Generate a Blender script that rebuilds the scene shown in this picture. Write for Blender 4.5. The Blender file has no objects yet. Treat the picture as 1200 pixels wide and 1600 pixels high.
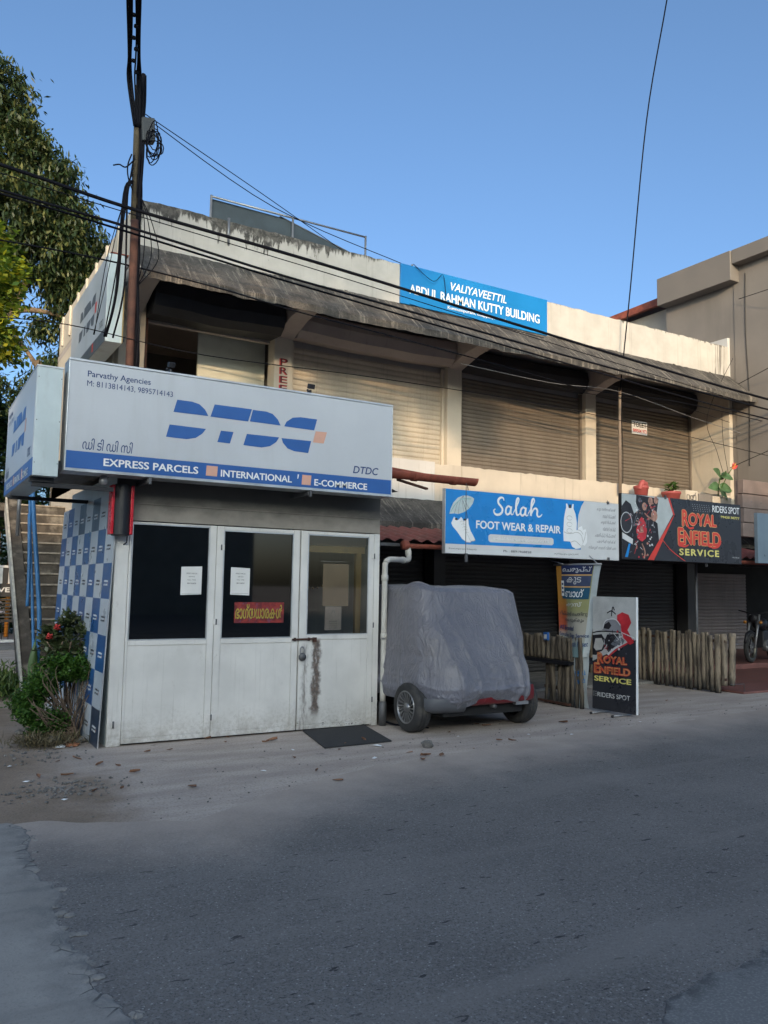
import bpy, math, random
import numpy as np
from mathutils import Vector, Matrix

S = bpy.context.scene
R = math.radians
# ------------------------------------------------------------------ camera, sky, sun, exposure
CAM = (-1.787, -8.281, 1.6)
YAW, PITCH, ROLL, FPX = R(30.4375), R(5.2232), R(0.9964), 1270.0
_fw = Vector((math.sin(YAW)*math.cos(PITCH), math.cos(YAW)*math.cos(PITCH), math.sin(PITCH)))
_r = Vector((math.cos(YAW), -math.sin(YAW), 0)); _u = _r.cross(_fw)
RT = math.cos(ROLL)*_r + math.sin(ROLL)*_u
UP = -math.sin(ROLL)*_r + math.cos(ROLL)*_u
cd = bpy.data.cameras.new('camera'); cam = bpy.data.objects.new('camera', cd); S.collection.objects.link(cam)
cam.matrix_world = Matrix(((RT.x, UP.x, -_fw.x, CAM[0]), (RT.y, UP.y, -_fw.y, CAM[1]), (RT.z, UP.z, -_fw.z, CAM[2]), (0, 0, 0, 1)))
cd.sensor_fit = 'VERTICAL'; cd.sensor_height = 24.0; cd.lens = FPX/1600*24.0; cd.clip_start = 0.05; cd.clip_end = 3000
S.camera = cam
SUN_EL, SUN_AZ = R(11.6), R(206.6)          # low evening sun behind the photographer, azimuth clockwise from +Y
W = bpy.data.worlds.new('World'); S.world = W; W.use_nodes = True
nt = W.node_tree; sk = nt.nodes.new('ShaderNodeTexSky'); sk.sky_type = 'NISHITA'; sk.sun_disc = False
sk.sun_elevation = SUN_EL; sk.sun_rotation = SUN_AZ; sk.air_density = 0.55; sk.dust_density = 5.0; sk.ozone_density = 2.4
bg = nt.nodes['Background']; wb = nt.nodes.new('ShaderNodeMix'); wb.data_type = 'RGBA'; wb.blend_type = 'MULTIPLY'; wb.inputs[0].default_value = 1; wb.inputs[7].default_value = (0.93, 1.035, 1.0, 1)   # phone white balance
nt.links.new(sk.outputs[0], wb.inputs[6]); nt.links.new(wb.outputs[2], bg.inputs[0]); bg.inputs[1].default_value = 0.15
sl = bpy.data.lights.new('sun', 'SUN'); sl.energy = 2.0; sl.angle = R(0.5); sl.color = (0.64, 0.455, 0.275)
sun = bpy.data.objects.new('sun', sl); S.collection.objects.link(sun)
_sd = Vector((math.sin(SUN_AZ)*math.cos(SUN_EL), math.cos(SUN_AZ)*math.cos(SUN_EL), math.sin(SUN_EL)))
sun.rotation_euler = _sd.to_track_quat('Z', 'Y').to_euler(); sun.location = (-10, -20, 12)
S.view_settings.view_transform = 'Standard'; S.view_settings.look = 'None'; S.view_settings.exposure = 1.33; S.view_settings.gamma = 1.0

def at(px, py, ax, v):
    """measured photograph point -> world point on the plane axis=v (0 X, 1 Y, 2 Z)"""
    d = RT*((px-600)/FPX) - UP*((py-800)/FPX) + _fw
    t = (v-CAM[ax])/d[ax]
    return Vector(CAM)+d*t

# ------------------------------------------------------------------ material helpers
class N:
    def __init__(s, name):
        s.m = bpy.data.materials.new(name); s.m.use_nodes = True; s.t = s.m.node_tree
        s.b = s.t.nodes['Principled BSDF']; s.o = s.t.nodes['Material Output']
        s._p = s.t.nodes.new('ShaderNodeNewGeometry')
    def n(s, k, **kw):
        x = s.t.nodes.new(k)
        for a, b in kw.items(): setattr(x, a, b)
        return x
    def ln(s, a, b): s.t.links.new(a, b)
    def set(s, sock, v):
        if hasattr(v, 'links') or isinstance(v, bpy.types.NodeSocket): s.ln(v, sock)
        else:
            if isinstance(v, (tuple, list)) and len(v) == 3 and sock.type == 'RGBA': v = (*v, 1)
            sock.default_value = v
    def pos(s, sc=(1, 1, 1), rot=None):
        m = s.n('ShaderNodeMapping'); s.ln(s._p.outputs['Position'], m.inputs['Vector']); m.inputs['Scale'].default_value = sc
        if rot: m.inputs['Rotation'].default_value = rot
        return m.outputs[0]
    def xyz(s):
        m = s.n('ShaderNodeSeparateXYZ'); s.ln(s._p.outputs['Position'], m.inputs[0]); return m.outputs
    def noise(s, vec, scale=5, detail=4, rough=.55, dist=0):
        x = s.n('ShaderNodeTexNoise'); s.ln(vec, x.inputs['Vector']); x.inputs['Scale'].default_value = scale
        x.inputs['Detail'].default_value = detail; x.inputs['Roughness'].default_value = rough; x.inputs['Distortion'].default_value = dist
        return x.outputs[0]
    def vor(s, vec, scale=20, feat='F1'):
        x = s.n('ShaderNodeTexVoronoi', feature=feat); s.ln(vec, x.inputs['Vector']); x.inputs['Scale'].default_value = scale
        return x.outputs['Distance']
    def ss(s, v, a, b, lo=0., hi=1.):
        x = s.n('ShaderNodeMapRange', interpolation_type='SMOOTHSTEP'); s.set(x.inputs[0], v)
        for i, q in ((1, a), (2, b), (3, lo), (4, hi)): s.set(x.inputs[i], q)
        return x.outputs[0]
    def math(s, op, a, b=0., c=None):
        x = s.n('ShaderNodeMath', operation=op); s.set(x.inputs[0], a); s.set(x.inputs[1], b)
        if c is not None: s.set(x.inputs[2], c)
        return x.outputs[0]
    def mix(s, f, a, b, mode='MIX'):
        x = s.n('ShaderNodeMix', data_type='RGBA', blend_type=mode); s.set(x.inputs[0], f); s.set(x.inputs[6], a); s.set(x.inputs[7], b)
        return x.outputs[2]
    def bump(s, h, st=.3, d=.01, nrm=None):
        x = s.n('ShaderNodeBump'); x.inputs['Strength'].default_value = st; x.inputs['Distance'].default_value = d; s.ln(h, x.inputs['Height'])
        if nrm is not None: s.ln(nrm, x.inputs['Normal'])
        s.ln(x.outputs[0], s.b.inputs['Normal']); return x.outputs[0]
    def rnd(s): return s._p.outputs['Random Per Island']
    def attr(s, name):
        x = s.n('ShaderNodeAttribute'); x.attribute_name = name; return x.outputs['Fac']
    def base(s, c, rough=.7, metal=0, spec=.5):
        s.set(s.b.inputs['Base Color'], c); s.set(s.b.inputs['Roughness'], rough); s.b.inputs['Metallic'].default_value = metal
        s.b.inputs['Specular IOR Level'].default_value = spec

def cl(c, k): return tuple(max(0, min(1, x*k)) for x in c)
def M(name, c, rough=.7, metal=0, var=.15, vs=4, fine=70, bump=.08, dirt=None, damt=.5, dscale=3, streak=1.0, spec=.5, bd=.004):
    """plain painted / mineral surface: patchy tone, fine grain, optional dirt (streaked when streak<1)"""
    k = N(name); p = k.pos()
    a = k.noise(p, vs, 5); b = k.noise(p, fine, 3)
    col = k.mix(k.ss(a, .3, .7), cl(c, 1-var), cl(c, 1+var))
    col = k.mix(k.math('MULTIPLY', k.ss(b, .35, .75), var), col, cl(c, .55))
    if dirt:
        ds = k.noise(k.pos((1, 1, streak)), dscale, 6, .62)
        col = k.mix(k.math('MULTIPLY', k.ss(ds, .5, .72), damt), col, dirt)
    k.base(col, k.ss(a, .2, .8, max(rough-.08, .02), min(rough+.08, 1)), metal, spec)
    if bump: k.bump(b, bump, bd)
    return k.m

# ------------------------------------------------------------------ mesh helpers
_tc = {}
def text_mesh(st, bold=0.0, shear=0.0, space=1.0):
    key = (st, bold, shear, space)
    if key in _tc: return _tc[key]
    c = bpy.data.curves.new('t', 'FONT'); c.body = st; c.size = 1; c.offset = bold; c.shear = shear; c.space_character = space
    c.resolution_u = 4; c.fill_mode = 'FRONT'
    o = bpy.data.objects.new('t', c); S.collection.objects.link(o)
    me = o.to_mesh()
    V = [(v.co.x, v.co.y) for v in me.vertices]; F = [tuple(p.vertices) for p in me.polygons]
    o.to_mesh_clear(); S.collection.objects.unlink(o); bpy.data.objects.remove(o)
    xs = [v[0] for v in V] or [0, 1]; ys = [v[1] for v in V] or [0, 1]
    x0, x1, y0, y1 = min(xs), max(xs), min(ys), max(ys)
    V = [((a-x0)/(x1-x0 or 1), (b-y0)/(y1-y0 or 1)) for a, b in V]
    _tc[key] = (V, F, x1-x0, y1-y0); return _tc[key]

FX = (Vector((1, 0, 0)), Vector((0, 0, 1)))          # faces the road (-Y)
FL = (Vector((0, -1, 0)), Vector((0, 0, 1)))         # faces left (-X)

class MB:
    def __init__(s): s.v = []; s.f = []; s.k = []; s.mats = []; s.sm = []; s.runs = []
    def mi(s, m):
        if m not in s.mats: s.mats.append(m)
        return s.mats.index(m)
    def add(s, V, F, m, smooth=False):
        b = len(s.v); s.v += [tuple(x) for x in V]; i = s.mi(m)
        for f in F: s.f.append(tuple(b+q for q in f)); s.k.append(i); s.sm.append(smooth)
        return s
    def obox(s, o, ux, uy, uz, m):
        o, ux, uy, uz = map(Vector, (o, ux, uy, uz))
        V = [o+ux*a+uy*b+uz*c for c in (0, 1) for b in (0, 1) for a in (0, 1)]
        F = [(0, 2, 3, 1), (4, 5, 7, 6), (0, 1, 5, 4), (2, 6, 7, 3), (0, 4, 6, 2), (1, 3, 7, 5)]
        if ux.cross(uy).dot(uz) < 0: F = [f[::-1] for f in F]
        return s.add(V, F, m)
    def box(s, x0, x1, y0, y1, z0, z1, m): return s.obox((x0, y0, z0), (x1-x0, 0, 0), (0, y1-y0, 0), (0, 0, z1-z0), m)
    def tube(s, P, r, m, n=8, cap=True):
        P = [Vector(p) for p in P]; L = len(P); rr = r if isinstance(r, (list, tuple)) else [r]*L
        V = []; F = []; prev = None
        for i, p in enumerate(P):
            t = (P[min(i+1, L-1)]-P[max(i-1, 0)]).normalized()
            if prev is None:
                a = Vector((0, 0, 1)) if abs(t.z) < .9 else Vector((1, 0, 0)); u = t.cross(a).normalized()
            else: u = (prev-t*prev.dot(t)).normalized()
            prev = u; w = t.cross(u)
            for j in range(n):
                an = 2*math.pi*j/n; V.append(p+(u*math.cos(an)+w*math.sin(an))*rr[i])
        for i in range(L-1):
            for j in range(n): F.append((i*n+j, i*n+(j+1) % n, (i+1)*n+(j+1) % n, (i+1)*n+j))
        if cap: F += [tuple(range(n))[::-1], tuple(range((L-1)*n, L*n))]
        return s.add(V, F, m, True)
    def lathe(s, prof, o, ax, m, n=28):
        """prof: (radius, distance along ax)"""
        o = Vector(o); ax = Vector(ax).normalized(); a = Vector((0, 0, 1)) if abs(ax.z) < .9 else Vector((1, 0, 0))
        u = ax.cross(a).normalized(); w = ax.cross(u); V = []; F = []
        for r, h in prof:
            for j in range(n):
                an = 2*math.pi*j/n; V.append(o+ax*h+(u*math.cos(an)+w*math.sin(an))*r)
        for i in range(len(prof)-1):
            for j in range(n): F.append((i*n+j, (i+1)*n+j, (i+1)*n+(j+1) % n, i*n+(j+1) % n))
        return s.add(V, F, m, True)
    def poly(s, pts, O, UV, m, t=.002, d=0.0):
        """flat outline (u,v) on the plane O,UV raised d and t thick towards the viewer side"""
        U, V = UV; O = Vector(O); n = U.cross(V).normalized(); ar = sum(pts[i][0]*pts[(i+1) % len(pts)][1]-pts[(i+1) % len(pts)][0]*pts[i][1] for i in range(len(pts)))
        if ar < 0: pts = pts[::-1]
        k = len(pts); a = [O+U*p[0]+V*p[1]+n*d for p in pts]; b = [q+n*t for q in a]
        F = [tuple(range(k, 2*k))]+[(i, (i+1) % k, k+(i+1) % k, k+i) for i in range(k)]
        return s.add(a+b, F, m)
    def text(s, st, O, UV, box, m, d=.003, bold=0.0, shear=0.0, space=1.0):
        """lettering fitted to box; bold strokes come from closely stacked copies (clean counters)"""
        r0 = (len(s.v), len(s.f)); V2, F, we, he = text_mesh(st, bold*.3, shear, space); U, V = UV; O = Vector(O); n = U.cross(V).normalized(); x0, y0, x1, y1 = box
        bx, by = bold*.85*(x1-x0)/max(we, .01), bold*.6*(y1-y0)/max(he, .01); x0 += bx; x1 -= bx; y0 += by; y1 -= by
        for q, (ax, ay) in enumerate(((0, 0), (-1, 0), (1, 0), (0, 1), (0, -1)) if bold > .004 else ((0, 0),)):
            s.add([O+U*(x0+a*(x1-x0)+ax*bx)+V*(y0+b*(y1-y0)+ay*by)+n*(d+.00012*q) for a, b in V2], F, m)
        s.runs.append((st, r0[0], len(s.v), r0[1], len(s.f))); return s
    def ribbon(s, pts, wd, O, UV, m, d=.003, sub=6):
        """brush stroke through 2D points, width list"""
        P = spline(pts, sub); L = len(P); wl = [wd[0]+(wd[-1]-wd[0])*i/(L-1) for i in range(L)] if len(wd) == 2 else list(np.interp(np.linspace(0, 1, L), np.linspace(0, 1, len(wd)), wd))
        U, V = UV; O = Vector(O); n = U.cross(V).normalized(); vv = []; F = []
        for i, p in enumerate(P):
            q = P[min(i+1, L-1)]; r = P[max(i-1, 0)]; tx, ty = q[0]-r[0], q[1]-r[1]; l = math.hypot(tx, ty) or 1
            nx, ny = -ty/l*wl[i]/2, tx/l*wl[i]/2
            for sg in (1, -1): vv.append(O+U*(p[0]+sg*nx)+V*(p[1]+sg*ny)+n*(d+.0002*(i % 2)))
        for i in range(L-1): F.append((2*i, 2*i+1, 2*i+3, 2*i+2))
        return s.add(vv, F, m)
    def build(s, name, parent=None, loc=None, bevel=0, seg=2):
        if name == 'lettering' and parent is not None and len(s.runs) > 1:      # every written line is a part of its own
            by = {}
            for r in s.runs: by.setdefault(r[0], []).append(r)
            used = set()
            for st, rs in by.items():
                q = MB()
                for _, v0, v1, f0, f1 in rs:
                    b0 = len(q.v)-v0; q.v += s.v[v0:v1]
                    for i in range(f0, f1): q.f.append(tuple(b0+j for j in s.f[i])); q.k.append(q.mi(s.mats[s.k[i]])); q.sm.append(False); used.add(i)
                if q.f: o = q.build('lettering', parent)
            q = MB()
            for i, f in enumerate(s.f):
                if i not in used: q.add([s.v[j] for j in f], [tuple(range(len(f)))], s.mats[s.k[i]])
            return q.build('lettering', parent) if q.f else o
        o0 = Vector((0, 0, 0))
        if parent is not None:
            q = parent
            while q.parent: q = q.parent
            o0 = Vector(q.location)
        elif loc is not None: o0 = Vector(loc)
        me = bpy.data.meshes.new(name); me.from_pydata([tuple(Vector(v)-o0) for v in s.v], [], s.f)
        for m in s.mats: me.materials.append(m)
        me.polygons.foreach_set('material_index', s.k); me.polygons.foreach_set('use_smooth', s.sm); me.update()
        o = bpy.data.objects.new(name, me); S.collection.objects.link(o)
        if parent is not None: o.parent = parent
        else: o.location = o0
        if bevel:
            b = o.modifiers.new('b', 'BEVEL'); b.width = bevel; b.segments = seg; b.limit_method = 'ANGLE'; b.angle_limit = R(50)
        return o

def spline(pts, sub=6, close=False):
    P = [tuple(p) for p in pts]; n = len(P); out = []; dim = len(P[0])
    rng = range(n if close else n-1)
    for i in rng:
        if close: p0, p1, p2, p3 = P[i-1], P[i], P[(i+1) % n], P[(i+2) % n]
        else: p0, p1, p2, p3 = P[max(i-1, 0)], P[i], P[i+1], P[min(i+2, n-1)]
        for j in range(sub):
            t = j/sub
            out.append(tuple(.5*((2*p1[k])+(-p0[k]+p2[k])*t+(2*p0[k]-5*p1[k]+4*p2[k]-p3[k])*t*t+(-p0[k]+3*p1[k]-3*p2[k]+p3[k])*t**3) for k in range(dim)))
    if not close: out.append(P[-1])
    return out
def circ(cx, cy, rx, ry=None, n=24, a0=0, a1=360):
    ry = ry or rx; full = abs(a1-a0) >= 360
    return [(cx+rx*math.cos(R(a0+(a1-a0)*i/(n if full else n-1))), cy+ry*math.sin(R(a0+(a1-a0)*i/(n if full else n-1)))) for i in range(n)]

def tag(o, label=None, cat=None, group=None, kind=None):
    if label: o['label'] = label
    if cat: o['category'] = cat
    if group: o['group'] = group
    if kind: o['kind'] = kind
    return o
def thing(name, label, cat, loc, group=None, rz=0):
    o = bpy.data.objects.new(name, None); S.collection.objects.link(o); o.location = loc; o.rotation_euler = (0, 0, rz); o.empty_display_size = .1
    return tag(o, label, cat, group)
def dup(root, loc, rz=None, label=None):
    r = root.copy(); S.collection.objects.link(r); r.location = loc
    if rz is not None: r.rotation_euler = (0, 0, rz)
    if label: r['label'] = label
    for ch in list(root.children):
        c = ch.copy(); S.collection.objects.link(c); c.parent = r
        for g in list(ch.children):
            q = g.copy(); S.collection.objects.link(q); q.parent = c
    return r

# ------------------------------------------------------------------ materials
def m_parapet():
    k = N('parapet_plaster'); x, y, z = k.xyz()
    a = k.noise(k.pos(), 3, 5); b = k.noise(k.pos((5, 5, .8)), 2.4, 7, .68); f = k.noise(k.pos(), 60, 3); lo = k.noise(k.pos((1, 1, .2)), .9, 3)
    col = k.mix(k.ss(a, .3, .7), (.44, .405, .36), (.525, .485, .435))
    lft = k.ss(x, 1.5, 5.0, 1, 0)                                   # the mould is heavy on the old left end
    d = k.math('SUBTRACT', 6.80, z)                                 # distance below the coping
    reach = k.math('MULTIPLY_ADD', k.math('POWER', b, 2.2), k.math('MULTIPLY_ADD', lft, .95, .30), k.math('MULTIPLY_ADD', lft, .015, -.05))
    reach = k.math('MULTIPLY', reach, k.ss(lo, .32, .62, .45, 1.25)); mold = k.math('MULTIPLY', k.ss(k.math('SUBTRACT', reach, d), -.02, .05), k.ss(k.noise(k.pos(), 11, 6, .7), .25, .5, .45, 1))
    pat = k.math('MULTIPLY', k.ss(k.noise(k.pos((1, 1, .6)), 5, 7, .7), .60, .66), k.math('MULTIPLY_ADD', lft, .7, .0))
    st = k.math('MULTIPLY', k.ss(k.noise(k.pos((9, 9, .35)), 2, 5, .6), .55, .75), .35)
    col = k.mix(st, col, (.25, .22, .18)); col = k.mix(k.math('MAXIMUM', k.math('MULTIPLY', mold, .92), pat), col, k.mix(k.ss(k.noise(k.pos(), 14, 6, .7), .38, .62), (.012, .011, .010), (.085, .075, .062)))
    end = k.math('MULTIPLY', k.ss(k.math('ABSOLUTE', k.math('SUBTRACT', x, 12.72)), .28, .1), k.ss(k.noise(k.pos((16, 16, .5)), 2, 5, .6), .48, .6)); col = k.mix(k.math('MULTIPLY', end, .75), col, (.06, .055, .045))
    k.base(col, .88); k.bump(f, .25, .004); return k.m
def m_eave():
    k = N('mossy_concrete'); p = k.pos()
    a = k.noise(p, 2.5, 7, .7); b = k.noise(k.pos((6, .6, .6)), 3, 6, .65); f = k.noise(p, 45, 4)
    col = k.mix(k.ss(a, .35, .65), (.042, .037, .033), (.115, .102, .088))
    col = k.mix(k.ss(b, .52, .64, 0, .85), col, (.235, .205, .17)); col = k.mix(k.ss(f, .4, .7, 0, .6), col, (.03, .03, .028))
    k.base(col, .95); k.bump(k.noise(p, 30, 6, .7), .7, .012); return k.m
def m_cream(name, c, streakc=(.22, .18, .13), amt=.4):
    k = N(name); p = k.pos(); a = k.noise(p, 1.6, 5); f = k.noise(p, 90, 3); b = k.noise(k.pos((7, 7, .5)), 2, 5, .6); s2 = k.vor(p, 2.6)
    col = k.mix(k.ss(a, .3, .7), cl(c, .9), cl(c, 1.06)); col = k.mix(k.ss(b, .55, .78, 0, amt), col, streakc)
    sp = k.noise(p, 7, 8, .75); col = k.mix(k.ss(sp, .68, .73, 0, .5), col, cl(c, .5))
    k.base(col, .85); k.bump(f, .15, .003); return k.m
def m_white_metal(name='painted_white_metal', rust=False):
    k = N(name); x, y, z = k.xyz(); p = k.pos()
    a = k.noise(p, 2.2, 5); f = k.noise(p, 120, 3); sc = k.noise(k.pos((1, 1, .7)), 9, 8, .72)
    col = k.mix(k.ss(a, .3, .7), (.59, .575, .55), (.69, .67, .64))
    grime = k.math('MULTIPLY', k.ss(z, .30, .0), k.ss(k.noise(p, 6, 6, .65), .35, .7)); col = k.mix(k.math('MULTIPLY', grime, .55), col, (.26, .23, .19))
    col = k.mix(k.ss(sc, .60, .72, 0, .5), col, (.38, .355, .32)); dr = k.noise(k.pos((22, 22, .7)), 1.6, 5, .6); col = k.mix(k.ss(dr, .56, .78, 0, .4), col, (.36, .34, .31))
    spl = k.math('MULTIPLY', k.ss(k.math('ADD', z, k.math('MULTIPLY', k.noise(p, 4, 5), .35)), .62, .12), k.ss(k.noise(p, 26, 5, .7), .42, .66)); col = k.mix(k.math('MULTIPLY', spl, .5), col, (.30, .265, .22))
    hnd = k.math('MULTIPLY', k.ss(k.noise(p, 3.1, 3), .55, .75), k.ss(k.math('ABSOLUTE', k.math('SUBTRACT', z, 1.02)), .22, .0)); col = k.mix(k.math('MULTIPLY', hnd, .4), col, (.33, .30, .27))
    if rust:
        wob = k.math('MULTIPLY', k.math('SUBTRACT', k.noise(k.pos((1, 1, 1)), 9, 5, .65), .5), .16)
        dx = k.math('ABSOLUTE', k.math('SUBTRACT', k.math('ADD', x, wob), 2.235)); core = k.ss(dx, .07, .02)
        core = k.math('MULTIPLY', core, k.ss(z, .1, .25)); core = k.math('MULTIPLY', core, k.ss(z, 1.02, .97))
        dx2 = k.math('ABSOLUTE', k.math('SUBTRACT', k.math('ADD', x, wob), 2.09)); c2 = k.math('MULTIPLY', k.ss(dx2, .06, .0), k.ss(z, .98, .9)); c2 = k.math('MULTIPLY', c2, k.ss(k.noise(k.pos((4, 4, 1)), 6, 5, .7), .4, .6))
        pk = k.ss(k.noise(k.pos((1, 1, .45)), 16, 6, .7), .22, .48)
        msk = k.math('MULTIPLY', k.math('MAXIMUM', core, k.math('MULTIPLY', c2, .7)), pk)
        col = k.mix(k.math('MULTIPLY', msk, .92), col, k.mix(k.ss(k.noise(p, 30, 4), .35, .65), (.045, .030, .024), (.12, .075, .055)))
        ch = k.math('MULTIPLY', k.ss(k.noise(k.pos((1, 1, 2.2)), 16, 7, .7), .58, .62), k.ss(z, .13, .08)); col = k.mix(ch, col, (.05, .04, .035))
    k.base(col, k.ss(a, .2, .8, .32, .55), 0, .5); n1 = k.bump(k.noise(k.pos((1, 1, .8)), 3.5, 3), .12, .03); k.bump(f, .05, .002, n1); return k.m
def m_asphalt():
    k = N('asphalt'); p = k.pos(); e = k.attr('edge')
    a = k.noise(p, .9, 6, .6); g = k.noise(p, 48, 4, .75); g2 = k.noise(p, 110, 3, .7); vo = k.vor(p, 30)
    col = k.mix(k.ss(a, .3, .7), (.138, .126, .119), (.188, .172, .161))
    col = k.mix(k.ss(g, .48, .68, 0, .75), col, (.25, .245, .236)); col = k.mix(k.ss(g2, .34, .5, .8, 0), col, (.045, .045, .046))
    col = k.mix(k.ss(vo, .16, .09, 0, .85), col, (.36, .35, .33))
    dk = k.noise(k.pos((1.6, 4.5, 1), (0, 0, -.25)), 4.6, 3, .55); col = k.mix(k.ss(dk, .665, .685, 0, .9), col, (.022, .022, .024))     # oil spots
    tr = k.noise(k.pos((.12, 1.1, 1)), 2.2, 4); col = k.mix(k.ss(tr, .48, .72, 0, .55), col, (.215, .198, .184))           # tyre-polished dust lanes
    du = k.math('ADD', e, k.math('MULTIPLY', k.math('SUBTRACT', k.noise(p, 2.2, 7, .65), .5), .9))
    dust = k.math('MULTIPLY', k.ss(du, 1.25, -.2), k.ss(k.noise(p, 60, 4, .6), .2, .62, .75, 1))
    col = k.mix(dust, col, k.mix(k.ss(a, .3, .7), (.36, .295, .25), (.45, .375, .32)))
    k.base(col, .85, 0, .35); k.bump(k.math('ADD', g, k.math('MULTIPLY', vo, .6)), .55, .006); return k.m
def m_ground():
    k = N('dusty_ground'); x, y, z = k.xyz(); p = k.pos()
    a = k.noise(p, .8, 7, .62); f = k.noise(p, 50, 5, .6); g = k.noise(k.pos((.5, 2.2, 1)), 1.7, 6, .6)
    soil = k.mix(k.ss(a, .3, .7), (.22, .165, .122), (.33, .25, .19))
    slab = k.mix(k.ss(g, .3, .7), (.365, .305, .265), (.50, .425, .37))
    left = k.ss(k.math('ADD', x, k.math('MULTIPLY', k.math('SUBTRACT', a, .5), 2.4)), -.1, -.9)
    col = k.mix(left, slab, soil)
    col = k.mix(k.ss(f, .45, .75, 0, .45), col, (.085, .075, .067)); vo = k.vor(p, 38)
    col = k.mix(k.ss(vo, .2, .1, 0, .5), col, (.32, .30, .27))
    spot = k.noise(p, 3.2, 6, .7); col = k.mix(k.ss(spot, .62, .70, 0, .55), col, (.10, .09, .08))
    k.base(col, .95, 0, .2); k.bump(k.math('ADD', f, k.math('MULTIPLY', k.noise(p, 9, 6, .65), 2.0)), .55, .012); return k.m
def m_pad():
    k = N('worn_concrete'); p = k.pos(); a = k.noise(p, 1.1, 7, .62); f = k.noise(p, 80, 4); s = k.noise(k.pos((.4, 3, 1)), 3, 5)
    col = k.mix(k.ss(a, .3, .7), (.265, .245, .222), (.345, .32, .29)); col = k.mix(k.ss(s, .5, .75, 0, .4), col, (.16, .155, .15)); col = k.mix(k.ss(f, .5, .8, 0, .4), col, (.12, .115, .11))
    e = k.attr('edge'); cr = k.vor(k.pos((1, 1, 1)), 7.5, 'DISTANCE_TO_EDGE'); crk = k.math('MULTIPLY', k.math('MULTIPLY', k.ss(cr, .028, .008), k.ss(k.noise(k.pos(), 1.1, 3), .47, .56)), k.ss(k.math('ADD', e, k.math('MULTIPLY', a, .10)), .135, .09)); col = k.mix(k.math('MULTIPLY', crk, .9), col, (.035, .034, .033))
    col = k.mix(k.math('MULTIPLY', k.ss(e, .25, .0, 0, .8), k.ss(k.noise(p, 7, 6, .7), .35, .65)), col, (.16, .155, .15)); k.base(col, .9, 0, .3); k.bump(k.math('SUBTRACT', f, k.math('MULTIPLY', crk, 2.0)), .4, .008); return k.m
def m_leaf(name, cs, trans=.35, rough=.45):
    k = N(name); r = k.rnd(); col = k.mix(k.ss(r, .0, .5), cs[0], cs[1]); col = k.mix(k.ss(r, .6, 1.0), col, cs[2])
    nz = k.noise(k.pos(), 1.2, 2); col = k.mix(k.ss(nz, .35, .7, 0, .6), col, cl(cs[0], .7))
    k.base(col, rough, 0, .4); t = k.n('ShaderNodeBsdfTranslucent'); k.ln(k.mix(1, col, (1.0, 1.0, .5), 'MULTIPLY'), t.inputs[0])
    mx = k.n('ShaderNodeMixShader'); mx.inputs[0].default_value = trans; k.ln(k.b.outputs[0], mx.inputs[1]); k.ln(t.outputs[0], mx.inputs[2]); k.ln(mx.outputs[0], k.o.inputs[0])
    return k.m
def m_shutter(name, c, c2):
    k = N(name); p = k.pos(); a = k.noise(k.pos((1, 1, .4)), 2.0, 6, .6); f = k.noise(p, 60, 3); st = k.noise(k.pos((11, 1, .4)), 2.2, 5, .6)
    col = k.mix(k.ss(a, .3, .7), cl(c, .88), cl(c, 1.1)); col = k.mix(k.ss(st, .52, .8, 0, .55), col, c2); col = k.mix(k.ss(f, .5, .8, 0, .3), col, c2)
    k.base(col, .55, .15, .4); k.bump(f, .1, .002); return k.m
def m_glass(name, tint=.35, gl=.05):
    k = N(name); t = k.n('ShaderNodeBsdfTransparent'); t.inputs[0].default_value = (tint, tint*1.0, tint*.98, 1)
    g = k.n('ShaderNodeBsdfGlossy'); g.inputs['Roughness'].default_value = .03; g.inputs[0].default_value = (.9, .9, .9, 1)
    fr = k.n('ShaderNodeFresnel'); fr.inputs[0].default_value = 1.45; mx = k.n('ShaderNodeMixShader')
    k.ln(k.math('ADD', fr.outputs[0], gl), mx.inputs[0]); k.ln(t.outputs[0], mx.inputs[1]); k.ln(g.outputs[0], mx.inputs[2]); k.ln(mx.outputs[0], k.o.inputs[0]); return k.m
def m_cover():
    k = N('car_cover_cloth'); p = k.pos(); w = k.noise(k.pos((9, 9, .9)), 2.0, 3, .5, .6); w2 = k.noise(k.pos((2.2, 2.2, 6), (.5, .3, 0)), 4, 4, .55, .6); f = k.noise(p, 260, 2); a = k.noise(p, 1.5, 4); x, y, z = k.xyz()
    col = k.mix(k.ss(a, .3, .7), (.115, .113, .135), (.155, .150, .172)); col = k.mix(k.ss(z, .75, .4, 0, .4), col, (.145, .154, .20)); col = k.mix(k.math('MULTIPLY', k.ss(k.noise(p, 5, 6, .7), .5, .7), .3), col, (.20, .185, .175))
    cr = k.noise(k.pos((4.2, 4.2, 2.2), (.25, .2, 0)), 1.6, 4, .5, 1.4); rg = k.math('POWER', k.math('SUBTRACT', 1.0, k.math('MULTIPLY', k.math('ABSOLUTE', k.math('SUBTRACT', cr, .5)), 5.0), ), 3.0); rg = k.math('MAXIMUM', rg, 0.0)
    cr2 = k.noise(k.pos((10, 10, 4.5), (-.4, .3, 0)), 1.5, 3, .5, 1.0); rg2 = k.math('MAXIMUM', k.math('POWER', k.math('SUBTRACT', 1.0, k.math('MULTIPLY', k.math('ABSOLUTE', k.math('SUBTRACT', cr2, .5)), 6.0)), 3.0), 0.0)
    k.base(col, .42, 0, .5); k.b.inputs['Sheen Weight'].default_value = .15
    k.bump(k.math('ADD', k.math('MULTIPLY', w, .6), k.math('ADD', k.math('MULTIPLY', rg2, .12), k.math('ADD', k.math('MULTIPLY', rg, .85), k.math('MULTIPLY', f, .012)))), .34, .035); return k.m
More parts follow.
